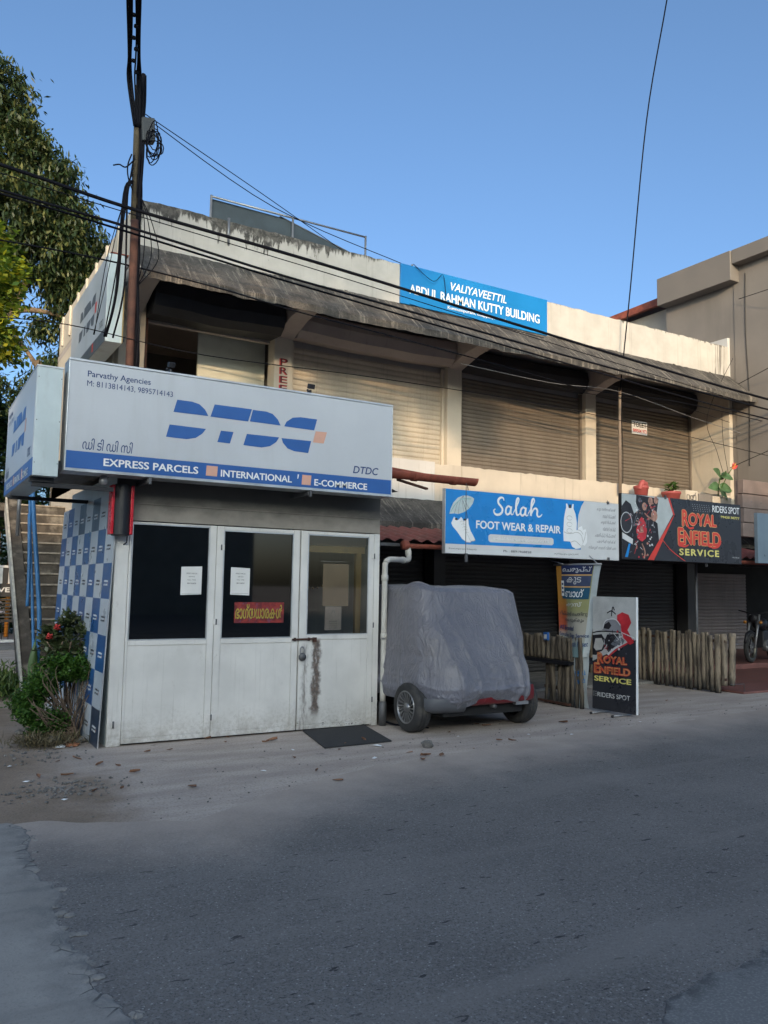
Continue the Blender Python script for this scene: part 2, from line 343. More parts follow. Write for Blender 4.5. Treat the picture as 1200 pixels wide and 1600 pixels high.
def m_bamboo(nm='bamboo_poles', q=1.0):
    k = N(nm); x, y, z = k.xyz(); r = k.rnd(); p = k.pos((1, 1, .18))
    a = k.noise(p, 16, 5, .6); col = k.mix(k.ss(r, 0, 1), cl((.11, .072, .04), q), cl((.33, .27, .20), q)); r2 = k.math('FRACT', k.math('MULTIPLY', r, 7.31)); col = k.mix(k.ss(r2, .72, .8, 0, .75), col, (.04, .034, .03))
    col = k.mix(k.ss(a, .45, .62, 0, .85), col, (.05, .038, .028))
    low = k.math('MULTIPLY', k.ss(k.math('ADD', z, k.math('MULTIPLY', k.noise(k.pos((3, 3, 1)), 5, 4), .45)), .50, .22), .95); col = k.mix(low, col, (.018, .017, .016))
    k.base(col, .75); k.bump(a, .4, .005); return k.m
def m_soot_shade(name, c, dk, zlo, zhi):
    """soot and painted-in shade, darker upward with a ragged edge between two heights"""
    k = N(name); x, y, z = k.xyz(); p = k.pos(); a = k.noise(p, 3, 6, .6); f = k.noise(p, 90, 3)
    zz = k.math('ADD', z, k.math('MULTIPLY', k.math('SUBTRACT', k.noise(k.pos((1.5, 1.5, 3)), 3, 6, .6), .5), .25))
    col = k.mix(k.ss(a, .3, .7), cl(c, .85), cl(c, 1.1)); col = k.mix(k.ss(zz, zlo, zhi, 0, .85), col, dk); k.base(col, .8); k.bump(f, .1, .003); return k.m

PARAPET, EAVE = m_parapet(), m_eave()
CREAM = m_cream('cream_plaster', (.52, .455, .37)); OFFW = m_cream('offwhite_plaster', (.53, .51, .485)); PILL = m_cream('pillar_plaster', (.53, .465, .375), amt=.25)
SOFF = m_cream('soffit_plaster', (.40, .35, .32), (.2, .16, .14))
WMET, RUSTDOOR = m_white_metal(), m_white_metal('rusty_white_metal', True)
ASPH, GROUND, PAD = m_asphalt(), m_ground(), m_pad()
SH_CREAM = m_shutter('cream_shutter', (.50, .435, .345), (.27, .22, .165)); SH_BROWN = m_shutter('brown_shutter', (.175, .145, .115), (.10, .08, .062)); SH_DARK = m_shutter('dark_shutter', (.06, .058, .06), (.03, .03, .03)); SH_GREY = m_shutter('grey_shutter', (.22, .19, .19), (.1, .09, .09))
BLACK = M('black_paint', (.012, .012, .016), .5); DARK = M('dark_void', (.012, .012, .013), .9); HOODB = M('black_shutter_hood', (.02, .021, .026), .6, var=.3)
GREYW = M('grey_cladding', (.20, .178, .158), .75, var=.08, vs=1.2, dirt=(.14, .125, .11), damt=.5, dscale=1.5, streak=.15)
GREYF = M('grey_fascia', (.175, .155, .137), .7, var=.05, vs=1.5)
PANELW = M('sign_face_white', (.50, .515, .545), .35, var=.035, vs=1.5, bump=0, dirt=(.40, .40, .40), damt=.35, dscale=2.2, streak=.12); CABW = M('sign_cabinet_white', (.50, .57, .585), .4, var=.05, dirt=(.3, .3, .3), damt=.4, dscale=5, streak=.3); ALU = M('aluminium_edge', (.55, .56, .57), .35, .6)
BLUE = M('print_blue', (.022, .10, .33), .38, var=.05, bump=0); NAVY = M('print_navy', (.012, .04, .15), .4, var=.05, bump=0); PINK = M('print_salmon', (.62, .34, .25), .4, var=.05, bump=0); WPRINT = M('print_white', (.78, .78, .78), .4, var=.03, bump=0)
NAMEB = M('name_board_blue', (.005, .18, .46), .4, var=.08, vs=1, bump=0); SKYB = M('sign_sky_blue', (.008, .21, .58), .3, var=.05, bump=0); LGREY = M('sign_light_grey', (.60, .60, .60), .4, var=.04, bump=0); MGREY = M('print_grey', (.22, .22, .24), .5, bump=0); DGREY = M('print_dark', (.03, .03, .035), .5, bump=0); SHADG = M('print_shoe_grey', (.42, .40, .38), .5, bump=0)
SIGNK = M('sign_black', (.028, .029, .036), .3, var=.08, bump=0); PRED = M('print_red', (.50, .03, .03), .4, var=.06, bump=0); PYEL = M('print_yellow', (.70, .62, .18), .4, bump=0); PORG = M('print_gold', (.72, .42, .16), .4, bump=0); BRED = M('print_bright_red', (.62, .05, .035), .4, var=.06, bump=0)
RUST = M('rusty_iron', (.075, .034, .024), .8, .2, var=.35, vs=9); CABLE = M('cable_black', (.004, .0045, .008), .8, bump=0, spec=.15); IRON = M('grey_iron', (.12, .12, .125), .55, .5, var=.2); GALV = M('galvanised', (.3, .3, .31), .45, .6)
TERRA = M('terracotta_red', (.25, .065, .04), .75, var=.25, vs=8, dirt=(.09, .03, .02), damt=.5, dscale=10); TIN = M('red_tin', (.20, .055, .05), .6, var=.3, vs=6, dirt=(.35, .22, .18), damt=.4, dscale=14); PVC = M('pvc_pipe', (.50, .48, .44), .45, var=.08, dirt=(.22, .18, .14), damt=.45, dscale=9, streak=.3)
PAPER = M('paper', (.68, .67, .65), .8, var=.04, bump=.02); INK = M('ink', (.06, .06, .065), .8, bump=0); BEIGE = M('beige_board', (.33, .255, .185), .7, var=.05); YFRAME = M('yellow_wood', (.27, .195, .08), .6, var=.1); GLASS = m_glass('window_glass', .22, .03); GLASSC = m_glass('clear_window_glass', .85, .012)
COVER, BAMB, BAMBD = m_cover(), m_bamboo(), m_bamboo('dark_bamboo', .5); TYRE = M('tyre_rubber', (.03, .03, .031), .85, var=.3, vs=20, dirt=(.12, .105, .09), damt=.5, dscale=6); RIM = M('alloy_rim', (.30, .30, .31), .35, .8); CARRED = M('car_red', (.16, .012, .018), .25, var=.05); CARGREY = M('car_grey_plastic', (.10, .105, .12), .5)
STEPC = M('stair_concrete', (.062, .052, .043), .95, var=.4, vs=5, dirt=(.28, .25, .21), damt=.6, dscale=3, bump=.4, bd=.01); STEPE = M('stair_edge', (.26, .225, .185), .9, var=.3, vs=12); BLUEP = M('blue_pipe', (.04, .16, .36), .5, var=.15, vs=6)
MATT = M('rubber_mat', (.028, .028, .03), .95, var=.3, vs=40, bump=.6, fine=160); LAMPR = M('lamp_red', (.55, .015, .03), .3, bump=0); REDFLOOR = M('red_oxide_floor', (.20, .085, .07), .6, var=.2, vs=3)
BARK = M('tree_bark', (.16, .11, .07), .95, var=.35, vs=6, bump=.5, bd=.02); BARKD = M('dry_twig', (.15, .105, .075), .95, var=.3)
LF_MANGO = m_leaf('mango_leaves', ((.016, .036, .016), (.05, .08, .028), (.15, .15, .045)), .3, .5); LF_YEL = m_leaf('yellow_green_leaves', ((.05, .11, .02), (.20, .27, .035), (.62, .55, .05)), .45); LF_DARK = m_leaf('dark_leaves', ((.012, .03, .010), (.022, .05, .014), (.045, .075, .02)), .3); LF_HEDGE = m_leaf('hedge_leaves', ((.035, .09, .018), (.07, .165, .028), (.13, .23, .045)), .35); LF_IXO = m_leaf('ixora_leaves', ((.06, .085, .035), (.10, .135, .06), (.19, .19, .11)), .25, .35); LF_WEED = m_leaf('weed_leaves', ((.05, .10, .028), (.09, .15, .04), (.15, .19, .06)), .3); LF_DRY = m_leaf('dry_grass', ((.14, .11, .06), (.19, .15, .085), (.10, .10, .04)), .2); FLRED = M('flower_red', (.55, .05, .05), .6, bump=0); DRYLEAF = M('dry_leaf_brown', (.21, .105, .06), .85, var=.5, vs=9)
TARPK = M('dark_roof_sheet', (.035, .05, .06), .6, var=.2); ORANGE = M('orange_paint', (.50, .20, .03), .6); POTR = M('red_pot', (.34, .075, .07), .6, var=.1); STONE = M('stone', (.17, .16, .15), .95, var=.4, vs=12, bump=.4); BRICKC = M('brick_chip', (.36, .15, .075), .9, var=.3, vs=20)
BROWNM = M('brown_metal_sheet', (.20, .155, .14), .6, .1, var=.12, dirt=(.11, .085, .075), damt=.4, streak=.2); STEEL = M('steel_sign', (.19, .25, .30), .35, .3, var=.08)

rng = random.Random(11)
nrg = np.random.default_rng(7)
# ================================================================== SETTING: ground, road, concrete
def strip_sheet(name, xs, yfar, ynear, z, mat, ndiv=16, pw=2.2, jit=.05):
    V = []; F = []; E = []
    for x in xs:
        a, b = yfar(x), ynear(x)
        for j in range(ndiv+1):
            t = (j/ndiv)**pw; V.append((x, a+(b-a)*t, z)); E.append((a-(a+(b-a)*t))*-1 if a < b else a-(a+(b-a)*t))
    n = ndiv+1
    for i in range(len(xs)-1):
        for j in range(ndiv): F.append((i*n+j, i*n+j+1, (i+1)*n+j+1, (i+1)*n+j))
    me = bpy.data.meshes.new(name); me.from_pydata(V, [], F); me.materials.append(mat)
    at_ = me.attributes.new('edge', 'FLOAT', 'POINT'); at_.data.foreach_set('value', E)
    me.update(); o = bpy.data.objects.new(name, me); S.collection.objects.link(o)
    return tag(o, kind='structure')
b = MB(); b.add([(-600, -600, 0), (600, -600, 0), (600, 600, 0), (-600, 600, 0)], [(0, 1, 2, 3)], GROUND); tag(b.build('ground'), kind='structure')
def lerp(x, P): return float(np.interp(x, [p[0] for p in P], [p[1] for p in P]))
_h = [rng.uniform(-1, 1) for _ in range(4000)]
def wob(x, f=6, seed=0):
    t = x*f+500; i = math.floor(t); q = t-i; q = q*q*(3-2*q); return _h[(i+seed) % 4000]*(1-q)+_h[(i+1+seed) % 4000]*q
EDGE = [(-60, -2.3), (-1.5, -2.35), (-.9, -2.35), (-.4, -2.6), (0.1, -2.7), (.8, -2.35), (2.04, -1.78), (4.7, -1.42), (8.5, -1.15), (20, -.5), (120, 3)]
xs = [-80, -40, -20, -10, -6, -4, -3, -2]+[-1.5+.05*i for i in range(240)]+[10.5+.5*i for i in range(40)]+[31, 36, 45, 60, 90, 140]
strip_sheet('road', xs, lambda x: lerp(x, EDGE)+.05*wob(x)+.1*wob(x, 1.5, 77), lambda x: -13.5, .004, ASPH)
# second, coarser resurfacing strip on the near lane (its ragged lip crosses the lower right of the view)
k = N('coarse_asphalt'); p = k.pos(); g = k.noise(p, 90, 3); a = k.noise(p, 1.2, 5); vo = k.vor(p, 60)
e_ = k.attr('edge')
col = k.mix(k.ss(a, .3, .7), (.125, .123, .122), (.165, .162, .158)); col = k.mix(k.ss(g, .45, .7, 0, .8), col, (.26, .25, .24)); col = k.mix(k.ss(vo, .16, .06, 0, .7), col, (.06, .06, .06))
col = k.mix(k.math('MULTIPLY', k.ss(e_, .10, .0, 0, .7), k.ss(k.noise(p, 12, 5), .4, .6)), col, (.04, .04, .042)); k.base(col, .9); k.bump(g, .6, .007); COARSE = k.m
strip_sheet('road_patch', [.0+.04*i for i in range(330)]+[15, 20, 30, 60], lambda x: lerp(x, [(0, -6.75), (.55, -6.17), (.75, -6.06), (1.63, -5.88), (3, -5.7), (15, -5.2), (60, -4)])+.035*wob(x, 9, 300)+.04*wob(x, 2, 40), lambda x: -13.4, .009, COARSE, 10)
# concrete pad of the side lane with a broken edge
rx = lambda y: lerp(-y, [(2.3, -1.06), (2.8, -1.04), (3.2, -1.08), (3.74, -1.02), (4.2, -1.07), (4.8, -1.035), (5.15, -1.0), (6, -1.04), (9, -.9), (14, -.8)])+.022*wob(y, 14, 900)+.03*wob(y, 4, 50)+.012*wob(y, 33, 70)+(.03 if wob(y, 7, 611) > .25 else 0)
ys = [-2.32-.03*i for i in range(150)]+[-7, -8, -10, -13.5]
V = []; F = []; E = []
for y in ys:
    q = rx(y)
    for dx, z in ((-8, .020), (-.6, .020), (-.3, .020), (-.16, .019), (-.08, .017), (-.02, .015), (0, .012), (.012, .0035)): V.append((q+dx, y, z)); E.append(max(0, -dx))
for i in range(len(ys)-1):
    for j in range(7): F.append((8*i+8+j, 8*i+9+j, 8*i+1+j, 8*i+j))
me = bpy.data.meshes.new('concrete_pad'); me.from_pydata(V, [], F); a_ = me.attributes.new('edge', 'FLOAT', 'POINT'); a_.data.foreach_set('value', E); me.materials.append(PAD); me.update()
o = bpy.data.objects.new('concrete_pad', me); S.collection.objects.link(o); tag(o, kind='structure')
# raised red porch floor at the far right
b = MB(); b.box(9.75, 20, .05, 2.6, 0, .035, REDFLOOR); b.box(9.7, 20, 2.6, 9, 0, .13, REDFLOOR); tag(b.build('porch_floor', bevel=.01), kind='structure')
# inner shop floor
b = MB(); b.box(3.1, 9.6, 1.6, 3.6, 0, .05, PAD); tag(b.build('shop_floor', bevel=.01), kind='structure')

def blob_stone(r, seed, mat, flat=.6):
    q = random.Random(seed); b = MB(); V = []; F = []; n, m = 7, 5
    for i in range(m+1):
        th = math.pi*i/m
        for j in range(n):
            an = 2*math.pi*j/n; rr = r*q.uniform(.75, 1.15); V.append((rr*math.sin(th)*math.cos(an), rr*math.sin(th)*math.sin(an), rr*flat*math.cos(th)+r*flat*.8))
    for i in range(m):
        for j in range(n): F.append((i*n+j, (i+1)*n+j, (i+1)*n+(j+1) % n, i*n+(j+1) % n))
    return b.add(V, F, mat)
# crumbs of broken concrete and loose gravel (uncountable)
b = MB()
for i in range(150):
    y = -2.5-rng.random()*3.6; x = rx(y)+abs(rng.gauss(0, .03))-.005; r = rng.choice([.004, .006, .008, .012, .02, .032]); st = blob_stone(r, i, PAD, .22)
    b.add([(v[0]+x, v[1]+y, v[2]) for v in st.v], st.f, PAD)
for i in range(420):
    x = -.62+rng.gauss(0, .22); y = -1.5+rng.gauss(0, .16)
    if i > 220: x = -1.5+rng.random()*1.3; y = rng.uniform(-.2, .9)-.3
    st = blob_stone(rng.choice([.006, .009, .012, .016]), 900+i, STONE, .6); b.add([(v[0]+x, v[1]+y, v[2]) for v in st.v], st.f, STONE)
for i in range(260):
    x = rng.uniform(-.6, 9); y = lerp(x, EDGE)+abs(rng.gauss(0, .7)); st = blob_stone(rng.choice([.004, .006, .009]), 3000+i, STONE, .6); b.add([(v[0]+x, v[1]+y, v[2]) for v in st.v], st.f, STONE)
tag(b.build('gravel'), 'loose gravel and concrete crumbs along the broken pad edge', 'gravel', kind='stuff')

# ================================================================== MAIN TWO-STOREY BUILDING
bld = thing('shop_building', 'old two-storey white shop building with mossy sloping eaves and roller shutters', 'building', (6.8, 3.4, 0))
X0, X1 = .64, 13.03
def ragged(b, x0, x1, y0, y1, z0, zt, m, step=.1, amp=.012):
    n = int((x1-x0)/step); T = [(x0+(x1-x0)*i/n, zt+amp*wob(i*.37, 3, 20)) for i in range(n+1)]
    V = []; F = []
    for x, z in T: V += [(x, y0, z0), (x, y0, z), (x, y1, z), (x, y1, z0)]
    for i in range(n):
        q = 4*i
        for a, c in ((0, 1), (1, 2), (2, 3), (3, 0)): F.append((q+a, q+c, q+4+c, q+4+a))
    F += [(3, 2, 1, 0), (4*n, 4*n+1, 4*n+2, 4*n+3)]
    b.add(V, F, m)
b = MB(); ragged(b, X0, X1, 2.60, 2.74, 6.10, 6.79, PARAPET); b.box(X0, X0+.14, 2.743, 9.0, 6.10, 6.775, CREAM); b.box(X1-.14, X1, 2.743, 9, 6.1, 6.74, CREAM); b.box(X0, X1, 8.86, 9.0, 6.1, 6.7, CREAM)
for y in (3.6, 4.4, 5.2, 6.0, 6.8, 7.6, 8.4): b.box(X0-.035, X0-.002, y, y+.07, 6.2, 6.775, CREAM)
b.build('parapet', bld)
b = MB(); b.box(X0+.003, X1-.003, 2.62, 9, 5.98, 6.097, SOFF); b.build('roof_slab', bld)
# eave
def eave(name, x0, x1, ya, za, yb, zb, th, m, nx=240, ny=14):
    V = []; F = []
    for i in range(nx+1):
        x = x0+(x1-x0)*i/nx
        for j in range(ny+1):
            t = j/ny; e = (.022*wob(x, 4, 5)+.016*wob(x, 17, 55))*(t > .99)+.012*wob(x, 2, 9); rgh = .006*wob(x*3+j*7.7, 6, j*13)
            V.append((x, ya+(yb-ya)*t-e*.5*t, za+(zb-za)*t+rgh+e*.3))
    n = ny+1
    for i in range(nx):
        for j in range(ny): F.append((i*n+j, i*n+j+1, (i+1)*n+j+1, (i+1)*n+j))
    B = len(V); L = [(x, y+.0, z-th) for x, y, z in V]
    for i in range(nx):
        for j in range(ny): F.append((B+i*n+j, B+(i+1)*n+j, B+(i+1)*n+j+1, B+i*n+j+1))
        F.append((i*n+ny, B+i*n+ny, B+(i+1)*n+ny, (i+1)*n+ny))
    for j in range(ny): F += [(j, B+j, B+j+1, j+1), (nx*n+j, nx*n+j+1, B+nx*n+j+1, B+nx*n+j)]
    b = MB(); b.add(V+L, F, m); return b
b = eave('eave', X0, X1+.02, 2.597, 6.15, 1.97, 5.575, .10, EAVE)
for x in (2.2, 3.75, 5.1, 6.3, 8.1, 9.6, 11.2, 12.3):           # raised sheet laps
    q = x+rng.uniform(-.1, .1); b.obox((q, 2.59, 6.145), (.05, 0, 0), (.14, -.6, -.565), (0, .008, .02), EAVE)
b.build('eave', bld)
# brackets carrying the eave
b = MB()
for xa, xb in ((.66, .98), (3.06, 3.36), (6.38, 6.68), (9.74, 10.0)):
    V = []
    for x in (xa, xb): V += [(x, 3.45, 5.50), (x, 2.9, 5.66), (x, 2.3, 5.72), (x, 2.55, 5.99), (x, 3.45, 5.977)]
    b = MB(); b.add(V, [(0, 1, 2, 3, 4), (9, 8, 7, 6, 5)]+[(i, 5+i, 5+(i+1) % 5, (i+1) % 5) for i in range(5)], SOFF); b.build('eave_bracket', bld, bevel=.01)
# upper pillars, end fin, side wall
PX = [(.66, 1.03), (3.05, 3.36), (6.38, 6.69), (9.73, 10.01)]
for x0, x1 in PX:
    b = MB(); b.box(x0, x1, 3.45, 3.72, 3.3, 5.975, PILL); b.build('pillar', bld, bevel=.008)
b = MB(); b.box(12.99, 13.10, 2.585, 3.9, 2.9, 5.975, PILL); b.build('end_wall', bld, bevel=.008)
b = MB(); b.box(X0, X0+.13, 3.74, 9, 0, 5.97, CREAM); b.box(X0, X1, 8.9, 9.04, 0, 5.97, CREAM); b.build('side_wall', bld)
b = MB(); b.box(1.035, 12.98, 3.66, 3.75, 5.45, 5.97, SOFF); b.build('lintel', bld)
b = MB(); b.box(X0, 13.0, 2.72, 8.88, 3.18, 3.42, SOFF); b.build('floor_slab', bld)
b = MB(); ragged(b, X0, 5.55, 2.6, 2.72, 2.93, 3.625, OFFW, amp=.006); ragged(b, 5.553, 12.985, 2.6, 2.72, 2.93, 3.605, CREAM, amp=.012); b.build('balcony_wall', bld)
# lower sunshade of old concrete
b = eave('s', 3.05, 12.9, 2.597, 3.0, 1.95, 2.56, .08, EAVE, 180, 10); b.build('sunshade', bld)
# shutters
def shutter(x0, x1, y, z0, z1, pitch, m, amp=.016, name='shutter'):
    n = int((z1-z0)/pitch); V = []; F = []; prof = [(0, 0), (.12, -.55), (.32, -1), (.62, -.95), (.86, -.45), (.95, .1)]
    rows = []
    for i in range(n):
        for t, d in prof: rows.append((z0+(i+t)*pitch, y+d*amp))
    rows.append((z0+n*pitch, y))
    nx = 6
    for z, yy in rows:
        for i in range(nx+1): V.append((x0+(x1-x0)*i/nx, yy+.004*wob(i*1.3+z*.9, 1.5, 60), z))
    for r in range(len(rows)-1):
        for i in range(nx): F.append((r*(nx+1)+i, r*(nx+1)+i+1, (r+1)*(nx+1)+i+1, (r+1)*(nx+1)+i))
    b = MB(); b.add(V, F, m); return b
for i, (x0, x1, m, pt) in enumerate(((3.40, 6.36, SH_CREAM, .088), (6.74, 9.71, SH_BROWN, .072), (10.04, 12.98, SH_BROWN, .072))):
    s = shutter(x0, x1, 3.62, 3.42, 5.50, pt, m).build('shutter', bld); s['label'] = ('cream roller shutter', 'brown grey roller shutter', 'brown grey roller shutter with a to-let notice')[i]
    g = MB(); gm = PILL if i == 0 else SH_BROWN
    g.box(x0-.035, x0+.03, 3.55, 3.615, 3.42, 5.5, gm); g.build('guide_rail', s, bevel=.004); g = MB(); g.box(x1-.03, x1+.02, 3.55, 3.615, 3.42, 5.5, gm); g.build('guide_rail', s, bevel=.004)
# shutter hoods
def hood(x0, x1, m, zb, zt, yf, nm='shutter_hood'):
    P = [(3.60, zb), (yf+.18, zb-.03), (yf+.05, zb+.06), (yf, zb+.22), (yf+.04, zt-.05), (yf+.12, zt), (3.60, zt)]
    n = 30; V = []; F = []
    for i in range(n+1):
        x = x0+(x1-x0)*i/n; s = 0.03*math.sin(math.pi*i/n)+.01*wob(x, 2, 31)
        for y, z in P: V.append((x, y, z-s))
    k = len(P)
    for i in range(n):
        for j in range(k): F.append((i*k+j, (i+1)*k+j, (i+1)*k+(j+1) % k, i*k+(j+1) % k))
    F += [tuple(range(k)), tuple(range(n*k, n*k+k))[::-1]]
    b = MB(); b.add(V, F, m); return b.build(nm, bld, bevel=.01)
hood(1.04, 3.04, HOODB, 5.47, 5.94, 3.0)['label'] = 'black cloth-like hood over the open bay'
hood(3.37, 6.37, SOFF, 5.54, 5.95, 3.15)['label'] = 'cream curved hood above the cream shutter'
hood(6.70, 9.72, HOODB, 5.53, 5.95, 3.34); hood(10.02, 12.98, HOODB, 5.53, 5.95, 3.34)
# open bay interior
ROOM = M('room_grey', (.20, .195, .18), .85, var=.1, vs=1)
b = MB(); b.box(1.0, 3.4, 6.9, 7.0, 3.42, 5.97, ROOM); b.box(3.2, 3.3, 3.76, 6.9, 3.42, 5.97, ROOM); b.box(.78, .84, 3.76, 6.9, 3.42, 5.97, ROOM); b.box(.8, 3.4, 3.76, 7.0, 5.9, 5.96, SOFF); b.build('room_wall', bld)
b = MB(); b.box(1.98, 3.1, 3.98, 4.02, 3.42, 5.88, M('pale_partition', (.56, .56, .47), .6, var=.06)); b.build('partition', bld)
b = MB(); b.box(1.03, 1.075, 3.5, 3.56, 3.42, 5.5, RUST); b.build('guide_rail', bld)
# dark hollow under the upper floor at ground level: back wall of closed shop shutters
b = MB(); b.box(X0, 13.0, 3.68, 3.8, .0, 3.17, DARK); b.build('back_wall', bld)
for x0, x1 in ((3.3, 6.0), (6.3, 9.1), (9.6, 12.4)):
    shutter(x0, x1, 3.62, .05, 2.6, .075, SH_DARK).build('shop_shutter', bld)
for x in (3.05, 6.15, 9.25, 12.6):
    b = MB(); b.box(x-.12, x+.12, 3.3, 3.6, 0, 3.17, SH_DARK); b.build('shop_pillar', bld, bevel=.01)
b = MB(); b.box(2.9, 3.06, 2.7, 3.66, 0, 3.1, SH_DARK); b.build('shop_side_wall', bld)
# painted letters on the pillar
b = MB()
for i, ch in enumerate('PREET'):
    z = 5.17-.142*i; b.text(ch, (0, 3.447, 0), FX, (3.135, z-.112, 3.275, z), PRED, .0035, .02); b.text(ch, (0, 3.447, 0), FX, (3.155, z-.105, 3.28, z+.004), M('paint_maroon', (.10, .015, .02), .7) if i == 0 else bpy.data.materials['paint_maroon'], .0055, .0)
b.build('lettering', bld)

# roof board with pipe rail on the roof
t = thing('roof_sheet', 'dark slate tin sheet standing on the roof behind the parapet', 'roof sheet', (3.6, 4.5, 6.1))
b = MB(); b.poly([(2.27, 6.1), (4.9, 6.1), (4.98, 7.64), (4.4, 7.78), (3.95, 7.90), (3.55, 7.99), (2.27, 8.0)], (0, 4.5, 0), FX, TARPK, .02); b.build('sheet', t)
b = MB(); b.obox((3.5, 4.47, 7.995), (1.5, 0, -.36), (0, .05, 0), (.0, 0, .018), IRON); b.build('sloping_edge', t)
t = thing('roof_rail', 'thin grey pipe rail above the parapet over the roof sheet', 'railing', (3.7, 4.42, 6.1))
b = MB(); b.tube([(2.24, 4.42, 8.01), (5.18, 4.42, 8.01)], .018, GALV); b.build('top_rail', t)
for x in (2.24, 3.72, 5.18): b = MB(); b.tube([(x, 4.42, 6.1), (x, 4.42, 8.03)], .02, GALV); b.build('post', t)
for i, (x, h) in enumerate(((1.93, .35), (5.05, .55))):
    b = MB(); b.tube([(x, 2.585, 6.78-h), (x, 2.585, 6.83)], .018, GALV); tag(b.build('iron_stub', loc=(x, 2.585, 6.78-h)), ('short iron stub on the mould-blackened left parapet', 'longer iron stub on the parapet left of the blue name board')[i], 'pipe stub')

# blue name board on the parapet
t = thing('name_board', 'bright blue building name board with white capitals fixed to the parapet', 'sign', (6.38, 2.56, 6.14))
b = MB(); b.box(4.82, 7.925, 2.56, 2.595, 6.14, 6.80, NAMEB); b.build('panel', t, bevel=.004)
b = MB(); O = (0, 2.559, 0)
b.text('VALIYAVEETTIL', O, FX, (5.795, 6.545, 6.985, 6.685), WPRINT, .004, .012, .22); b.text('ABDUL RAHMAN KUTTY BUILDING', O, FX, (4.985, 6.325, 7.74, 6.485), WPRINT, .004, .02); b.text('Kunnumpuram, Edappally, North', O, FX, (5.74, 6.20, 6.99, 6.27), WPRINT, .004, .01)
b.build('lettering', t)
# to-let notice
t = thing('to_let_notice', 'small white to-let notice stuck on the rightmost brown shutter', 'notice', (11.4, 3.59, 4.88))
b = MB(); b.box(11.17, 11.62, 3.575, 3.59, 4.88, 5.16, WPRINT); b.build('sheet', t)
b = MB(); b.text('TOLET', (0, 3.574, 0), FX, (11.19, 5.03, 11.60, 5.14), INK, .002, .02); b.text('9895041973', (0, 3.574, 0), FX, (11.19, 4.91, 11.60, 4.99), PRED, .002, .02); b.build('lettering', t)

# rod and old timber post in front of the shutters
t = thing('rod_post', 'thin rough post standing on the balcony wall before the brown shutters', 'post', (9.66, 2.5, 3.6))
b = MB(); b.tube([(9.66, 2.5, 3.4), (9.665, 2.5, 4.6), (9.68, 2.5, 5.42)], [.03, .026, .028], M('weathered_wood', (.22, .17, .13), .9)); b.build('pole', t)
b = MB(); b.tube(spline([(9.69, 2.46, 3.6), (9.70, 2.46, 4.2), (9.675, 2.46, 4.8), (9.69, 2.46, 5.3)]), .006, CABLE); b.build('loose_wire', t)

# grey building on the right
gb = thing('grey_building', 'tall grey-brown clad building along the right edge with thick top fascia', 'building', (14.5, 3.0, 0))
b = MB(); b.box(13.11, 13.4, 2.5, 4.28, 2.9, 8.17, GREYW); b.box(13.095, 13.4, -.6, 2.49, 2.9, 8.5, GREYW); b.box(13.4, 22, -.6, -.4, 2.9, 8.5, GREYW); b.box(13.4, 22, 4.1, 4.28, 2.9, 8.17, GREYW); b.build('wall', gb)
b = MB(); b.box(12.82, 13.5, 2.36, 4.30, 8.15, 8.79, GREYF); b.build('fascia', gb, bevel=.01)
b = MB(); b.box(12.86, 13.5, -.8, 2.355, 8.50, 8.80, GREYF); b.box(13.5, 22, -.8, 4.3, 8.5, 8.78, GREYF); b.build('roof_edge', gb, bevel=.01)
b = MB(); b.tube(spline([(13.085, 2.2, 8.3), (13.085, 2.22, 7.0), (13.085, 2.17, 5.6), (13.085, 2.2, 4.2)]), .009, M('dark_line', (.05, .045, .04), .9)); b.build('drain_line', gb)
b = MB(); b.box(13.03, 13.105, 2.62, 3.6, 6.1, 7.0, OFFW); b.build('old_plaster_patch', gb)
b = MB(); b.box(13.1, 22, -.58, 8.9, 2.75, 2.896, DARK); b.box(13.15, 22, 5.6, 5.7, .1, 2.75, DARK); b.box(13.2, 13.55, -.5, -.15, 0, 2.75, GREYW); b.build('ground_floor', gb)
shutter(13.2, 17.5, 5.52, .12, 2.1, .085, SH_GREY).build('shutter', gb)
b = MB(); b.obox((13.3, 4.3, 8.46), (0, 5, -.1), (5, 0, .9), (0, 0, .07), TIN); b.obox((13.22, 4.25, 8.36), (0, 5.05, -.1), (.09, 0, 0), (0, 0, .17), TERRA); b.build('red_roof', gb)
b = MB(); b.box(13.5, 18, 4.6, 8.6, 5.5, 8.3, CREAM); b.build('rear_wall', gb)
# brown cladding box sign-back in front of the grey wall
b = MB()
for i in range(4): b.box(11.86+.012*(i % 2), 13.09, 1.5-.012*(i % 2), 1.62, 2.66+.275*i, 2.66+.275*i+.262, BROWNM)
b.box(11.9, 13.08, 1.62, 1.7, 2.66, 3.75, BROWNM)
for i in range(4):
    for x in (12.1, 12.4, 12.9): b.box(x, x+.012, 1.485, 1.5, 2.78+.275*i, 2.80+.275*i, GALV)
tag(b.build('metal_cladding', loc=(12.4, 1.55, 2.66), bevel=.006), 'brown ribbed metal cladding sheet beside the potted plant at the right', 'cladding')

# ================================================================== UNSEEN HOUSE ACROSS THE STREET, placed and sized to shade the road and shopfronts
t = thing('shade_house', 'unseen long three-storey house behind the photographer, sized to shade the shopfronts', 'building', (-16, -36, 0))
b = MB(); b.box(-52, 14, -42, -32, 0, 10.85, CREAM); b.build('wall', t)
b = MB(); b.box(-52.4, 14.4, -42.4, -31.5, 10.87, 11.0, SOFF); b.build('roof', t)
DPANE = M('dark_pane', (.03, .035, .04), .1)
for i in range(12):
    for z in (1.0, 4.6, 8.2):
        x = -50+i*5; b = MB(); b.box(x, x+1.6, -31.99, -31.9, z, z+1.5, OFFW); w = b.build('window', t); b = MB(); b.box(x+.1, x+1.5, -31.895, -31.885, z+.1, z+1.4, DPANE); b.build('pane', w)

